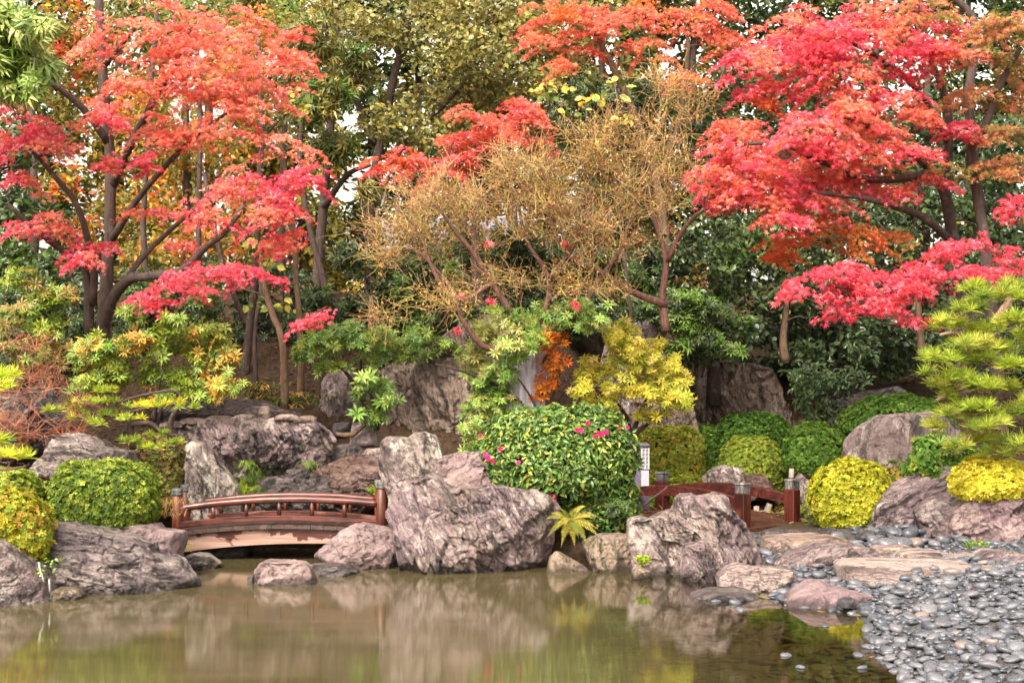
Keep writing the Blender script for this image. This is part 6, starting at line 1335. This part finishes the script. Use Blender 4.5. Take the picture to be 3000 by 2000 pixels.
# ---------------------------------------------------------------- ferns, grasses, bamboo grass
def fern(label, base, fronds, pal, name='fern', seed=0):
    o = thing(name, label, 'fern', base); b = np.array(base, float); Vs, Qs, Ts, n = [], [], [], 0
    for dx, dz, L, dy in fronds:
        t_ = np.linspace(0, 1, 22); d_ = np.array([dx, dy, dz]); d_ = d_ / np.linalg.norm(d_)
        P = b + d_ * L * t_[:, None] + np.array([0, 0, -1]) * (L * .45 * t_[:, None] ** 2)
        tg_ = unit(np.gradient(P, axis=0)); s_ = unit(np.cross(tg_, np.array([0.05, -.6, .8])))
        c = np.array(pal[R.integers(0, len(pal))])
        for i in range(2, 22):
            w_ = L * .21 * math.sin(PI * min(1, (t_[i] * .9 + .12))) ** .8 * (1.05 - t_[i] * .75) * R.uniform(.85, 1.1)
            for sg in (-1, 1):
                e = s_[i] * sg + tg_[i] * .45 + np.array([0, 0, -.15]); e = e / np.linalg.norm(e); q = P[i]; h_ = L * .0115
                Vs += [q - tg_[i] * h_, q + e * w_ * .5 - tg_[i] * h_, q + e * w_, q + e * w_ * .5 + tg_[i] * h_, q + tg_[i] * h_]
                Qs.append((n, n + 1, n + 3, n + 4)); Qs.append((n + 1, n + 2, n + 3, n + 3)); n += 5
                Ts += [c * R.uniform(.8, 1.2)] * 5
    Qa = np.array(Qs); quad = Qa[0::2]; tri = Qa[1::2][:, :3]
    mk('fronds', np.array(Vs), [quad, tri], M['leaf'], o, np.array(Ts), org=b)
    stv, stq = [], []
    mbs = MB()
    for dx, dz, L, dy in fronds:
        t_ = np.linspace(0, 1, 8); d_ = np.array([dx, dy, dz]); d_ = d_ / np.linalg.norm(d_)
        mbs.tube(b + d_ * L * t_[:, None] + np.array([0, 0, -1]) * (L * .45 * t_[:, None] ** 2), np.linspace(.005, .002, 8), 5)
    mbs.build('stalks', M['bark_mid'], o, True, b)
    return o
FY = [lin(178, 168, 66), lin(190, 178, 78), lin(158, 158, 64), lin(122, 140, 56)]
fern('yellow drooping fern between the largest boulder and the mossy wall stone', W(1308, 1192, 20.0), [(-.9, .8, .4, -.2), (.5, .9, .5, -.3), (-.7, 0, .5, -.8), (.9, 0, .55, -.7), (-.3, -.3, .5, -1), (-.9, .5, .46, -.4), (-.5, .2, .45, -.9), (-.15, .35, .6, -.9), (.15, .1, .62, -.9), (.35, -.1, .6, -.8), (.6, .45, .5, -.5), (.95, .6, .5, -.2), (.8, .2, .5, -.6), (.2, .9, .4, -.4), (-.4, .8, .36, -.2), (.1, -.2, .55, -1)], FY)
fern('bright yellow green fern at the left foot of the arched bridge', W(416, 1255, 20.3), [(.35, .9, .34, -.3), (.8, .55, .3, -.4), (.7, .15, .28, -.6), (.1, .9, .24, -.3), (.5, .75, .34, -.5), (-.2, .6, .2, -.4)], [lin(188, 206, 40), lin(170, 196, 44)])
fern('yellow green fern fronds behind the left part of the arched bridge', W(566, 1132, 22.6), [(-.6, .9, .5, -.3), (-.2, 1, .55, -.3), (.6, .7, .5, -.3), (.9, .35, .5, -.4), (.2, .6, .45, -.6)], [lin(170, 196, 40), lin(190, 206, 60)])
fern('small green fern at the foot of the tallest square post', W(1866, 1205, 23.0), [(-.6, .7, .4, -.4), (.6, .7, .4, -.3), (.1, .9, .36, -.4), (.9, .3, .36, -.3), (-.9, .3, .3, -.4)], [lin(96, 140, 50), lin(120, 156, 54)])
fern('pale green fern seen between the two front square posts', W(1785, 1185, 24.6), [(-.6, .7, .4, -.4), (.6, .7, .4, -.3), (.1, .9, .3, -.4), (.9, .4, .3, -.3)], [lin(150, 176, 60)])
def grass(label, spots, y, n, L, pal, name='grass_tuft', cat='grass', spread=.12, wd=.004, droop=.5):
    b0_ = W(*spots[0], y); o = thing(name, label, cat, b0_); Vs, Qs, Ts, k_ = [], [], [], 0
    for s_ in spots:
        c = W(*s_, y); m = n // len(spots)
        B = c + R.normal(0, 1, (m, 3)) * np.array([spread, spread * .7, .02]); d_ = unit(np.stack([R.normal(0, .45, m), R.normal(-.1, .4, m), np.full(m, 1.0)], 1)); l = L * R.uniform(.5, 1.15, (m, 1))
        hd = unit(np.stack([d_[:, 0], d_[:, 1], 0 * d_[:, 0]], 1)); sd3 = unit(np.cross(d_, hd + .01))
        pts = [B + d_ * l * t_ + (hd * .5 - np.array([0, 0, 1])) * l * droop * t_ ** 2.2 for t_ in (0, .4, .75, 1)]
        V = np.stack([pts[0] - sd3 * wd, pts[0] + sd3 * wd, pts[1] - sd3 * wd, pts[1] + sd3 * wd, pts[2] - sd3 * wd * .8, pts[2] + sd3 * wd * .8, pts[3]], 1).reshape(-1, 3)
        b = np.arange(m)[:, None] * 7 + k_; Qs.append(np.concatenate([b + np.array([[0, 1, 3, 2]]), b + np.array([[2, 3, 5, 4]]), b + np.array([[4, 5, 6, 6]])]))
        k_ += 7 * m; Vs.append(V); Ts.append(np.repeat(pick(pal, m), 7, 0))
    Q = np.concatenate(Qs); tri = Q[Q[:, 2] == Q[:, 3]][:, :3]; quad = Q[Q[:, 2] != Q[:, 3]]
    mk('blades', np.concatenate(Vs), [quad, tri], M['leaf'], o, np.concatenate(Ts), org=b0_); return o
GR = [lin(96, 132, 48), lin(120, 150, 56), lin(80, 116, 44), lin(150, 164, 70)]
grass('thick green grass clump behind the left part of the arched bridge rail', [(560, 1150), (580, 1140), (600, 1155), (620, 1150)], 22.3, 420, .42, GR)
grass('tall thin green blades growing up the overhanging boulder foot', [(572, 1110), (590, 1105), (580, 1120)], 22.6, 120, .5, GR, spread=.08)
grass('sparse grass along the stream behind the middle of the bridge rail', [(640, 1165), (670, 1165), (700, 1170), (655, 1150)], 22.2, 200, .26, GR + [lin(176, 170, 90)])
grass('wispy grass hanging from the ledge of the overhanging boulder', [(710, 1066)], 22.35, 60, .22, GR, droop=1.2, spread=.06)
grass('wispy grass hanging from the middle of the overhanging boulder', [(568, 1066)], 22.4, 60, .22, GR, droop=1.3, spread=.06)
grass('dry straw coloured grass between the reddish bush and the bridge post', [(366, 1170), (380, 1160), (375, 1185)], 20.3, 260, .22, [lin(204, 170, 120), lin(190, 150, 110), lin(176, 150, 100)], spread=.14)
grass('tiny green shoot by the right round post of the arched bridge', [(862, 1130)], 22.4, 40, .2, [lin(160, 190, 60)], spread=.05, wd=.012)
grass('bright green seedling on the small brown rock at the waterline', [(1478, 1290)], 18.75, 34, .16, [lin(176, 190, 60), lin(150, 176, 50)], spread=.05, wd=.02, name='seedling', cat='plant')
grass('small green shoot among cobbles at the big pinkish block', [(2232, 1262), (2245, 1258)], 19.7, 50, .22, [lin(150, 176, 50), lin(120, 156, 50)], spread=.07, wd=.014, name='seedling', cat='plant')
BG = [lin(70, 92, 50), lin(92, 112, 60), lin(190, 150, 90), lin(206, 170, 110), lin(84, 104, 50)]
grass('broad bladed bamboo grass with tan edges above the overhanging boulder', [(585, 925), (610, 915), (640, 930), (675, 930), (600, 890), (690, 915), (570, 900)], 24.8, 340, .42, BG, 'bamboo_grass', 'bamboo grass', .2, .016, .9)
shrub('trailing yellow green ivy on the grey tube between the left rocks', [(105, 1310, 22, 18), (112, 1290, 18, 10), (98, 1330, 14, 14)], 16.8, 420, .05, YGREEN[1:] + LG[:1], (104, 1345, 16.9), tm=[ROUND], seed=94, per=30, stems=([(104, 1345, 16.9), (106, 1320, 16.85), (103, 1295, 16.8)],), stem_r=.006)
# broad leaves in front of the trunks, left of middle
shrub('loose vine with round green and yellow leaves in front of the left trunks', [(670, 250, 30, 24), (690, 215, 40, 16), (590, 560, 40, 20), (600, 690, 40, 30), (540, 290, 30, 16), (700, 250, 24, 14), (650, 700, 30, 20), (620, 600, 24, 16)], 25.4, 40, .15, MGREEN[2:] + YELLOW[:2], (600, 760, 25.6), tm=[ROUND], seed=95, per=5, dy=.2, name='climbing_vine', cat='vine',
      stems=([(590, 900, 25.6), (585, 760, 25.5), (600, 640, 25.5), (560, 480, 25.4), (600, 330, 25.4), (680, 240, 25.4)],))
shrub('scattered round yellow and green leaves of a slim tree above the bare twigs', [(1330, 240, 60, 24), (1400, 220, 50, 20), (1280, 200, 40, 20), (1440, 270, 40, 20), (1370, 330, 40, 16), (1250, 210, 40, 20), (1420, 190, 40, 14)], 25.6, 42, .16, YELLOW[:2] + MGREEN[1:3] + GOLD[:1], (1450, 760, 26), tm=[ROUND], seed=96, per=5, dy=.3, name='slim_tree', cat='tree',
      stems=([(1450, 900, 26), (1450, 740, 26), (1430, 560, 26), (1410, 400, 25.9), (1360, 260, 25.7)], [(1410, 400, 25.9), (1320, 300, 25.7), (1260, 230, 25.6)]))

# red and orange leaves dropped on the rocks
LP, LN = [], []
for o in list(bpy.data.objects):
    if o.name.split('.')[0] in ('garden_rock', 'stepping_stone') and o.type == 'MESH':
        nv = len(o.data.vertices); co = np.zeros(nv * 3, np.float32); no = np.zeros(nv * 3, np.float32)
        o.data.vertices.foreach_get('co', co); o.data.vertices.foreach_get('normal', no)
        co = co.reshape(-1, 3); no = no.reshape(-1, 3); up_ = np.where((no[:, 2] > .55))[0]
        if len(up_) == 0: continue
        x_ = o.location.x; m_ = R.integers(1, 5) + (14 if x_ < -3.6 and o.location.y > 17.5 else 0)
        q_ = R.choice(up_, m_); LP.append(co[q_] + no[q_] * .012 + np.array(o.location)); LN.append(no[q_])
LP = np.concatenate(LP); LN = np.concatenate(LN); LP_ok = LP[:, 2] > .06; LP, LN = LP[LP_ok], LN[LP_ok]
V, FS, T_ = scatter(LP, LN + R.normal(0, .2, LP.shape), R.uniform(.06, .1, len(LP)), MAPLE, pick(REDS[3:4] + [lin(150, 50, 46), lin(170, 96, 54), lin(128, 74, 50)], len(LP)))
tag(mk('fallen_leaves', V, FS, M['dry'], tint=T_), 'dropped red and brown maple leaves lying on the rocks', kind='stuff')
# fallen leaves on the slope and rocks
n = 15000; P = np.stack([R.uniform(-9, 11, n), R.uniform(22.9, 36, n)], 1); P = P[sdist(P) > .3]; z = height(P); n = len(P)
V, FS, T_ = scatter(np.column_stack([P, z + .02]), np.array([0, 0, 1.0]) + R.normal(0, .3, (n, 3)), R.uniform(.06, .13, n), LEAF, pick([lin(116, 74, 50), lin(92, 58, 44), lin(136, 96, 62), lin(74, 50, 40), lin(128, 70, 56)], n))
tag(mk('fallen_leaves', V, FS, M['dry'], tint=T_), 'brown fallen leaves covering the garden slope', kind='stuff')
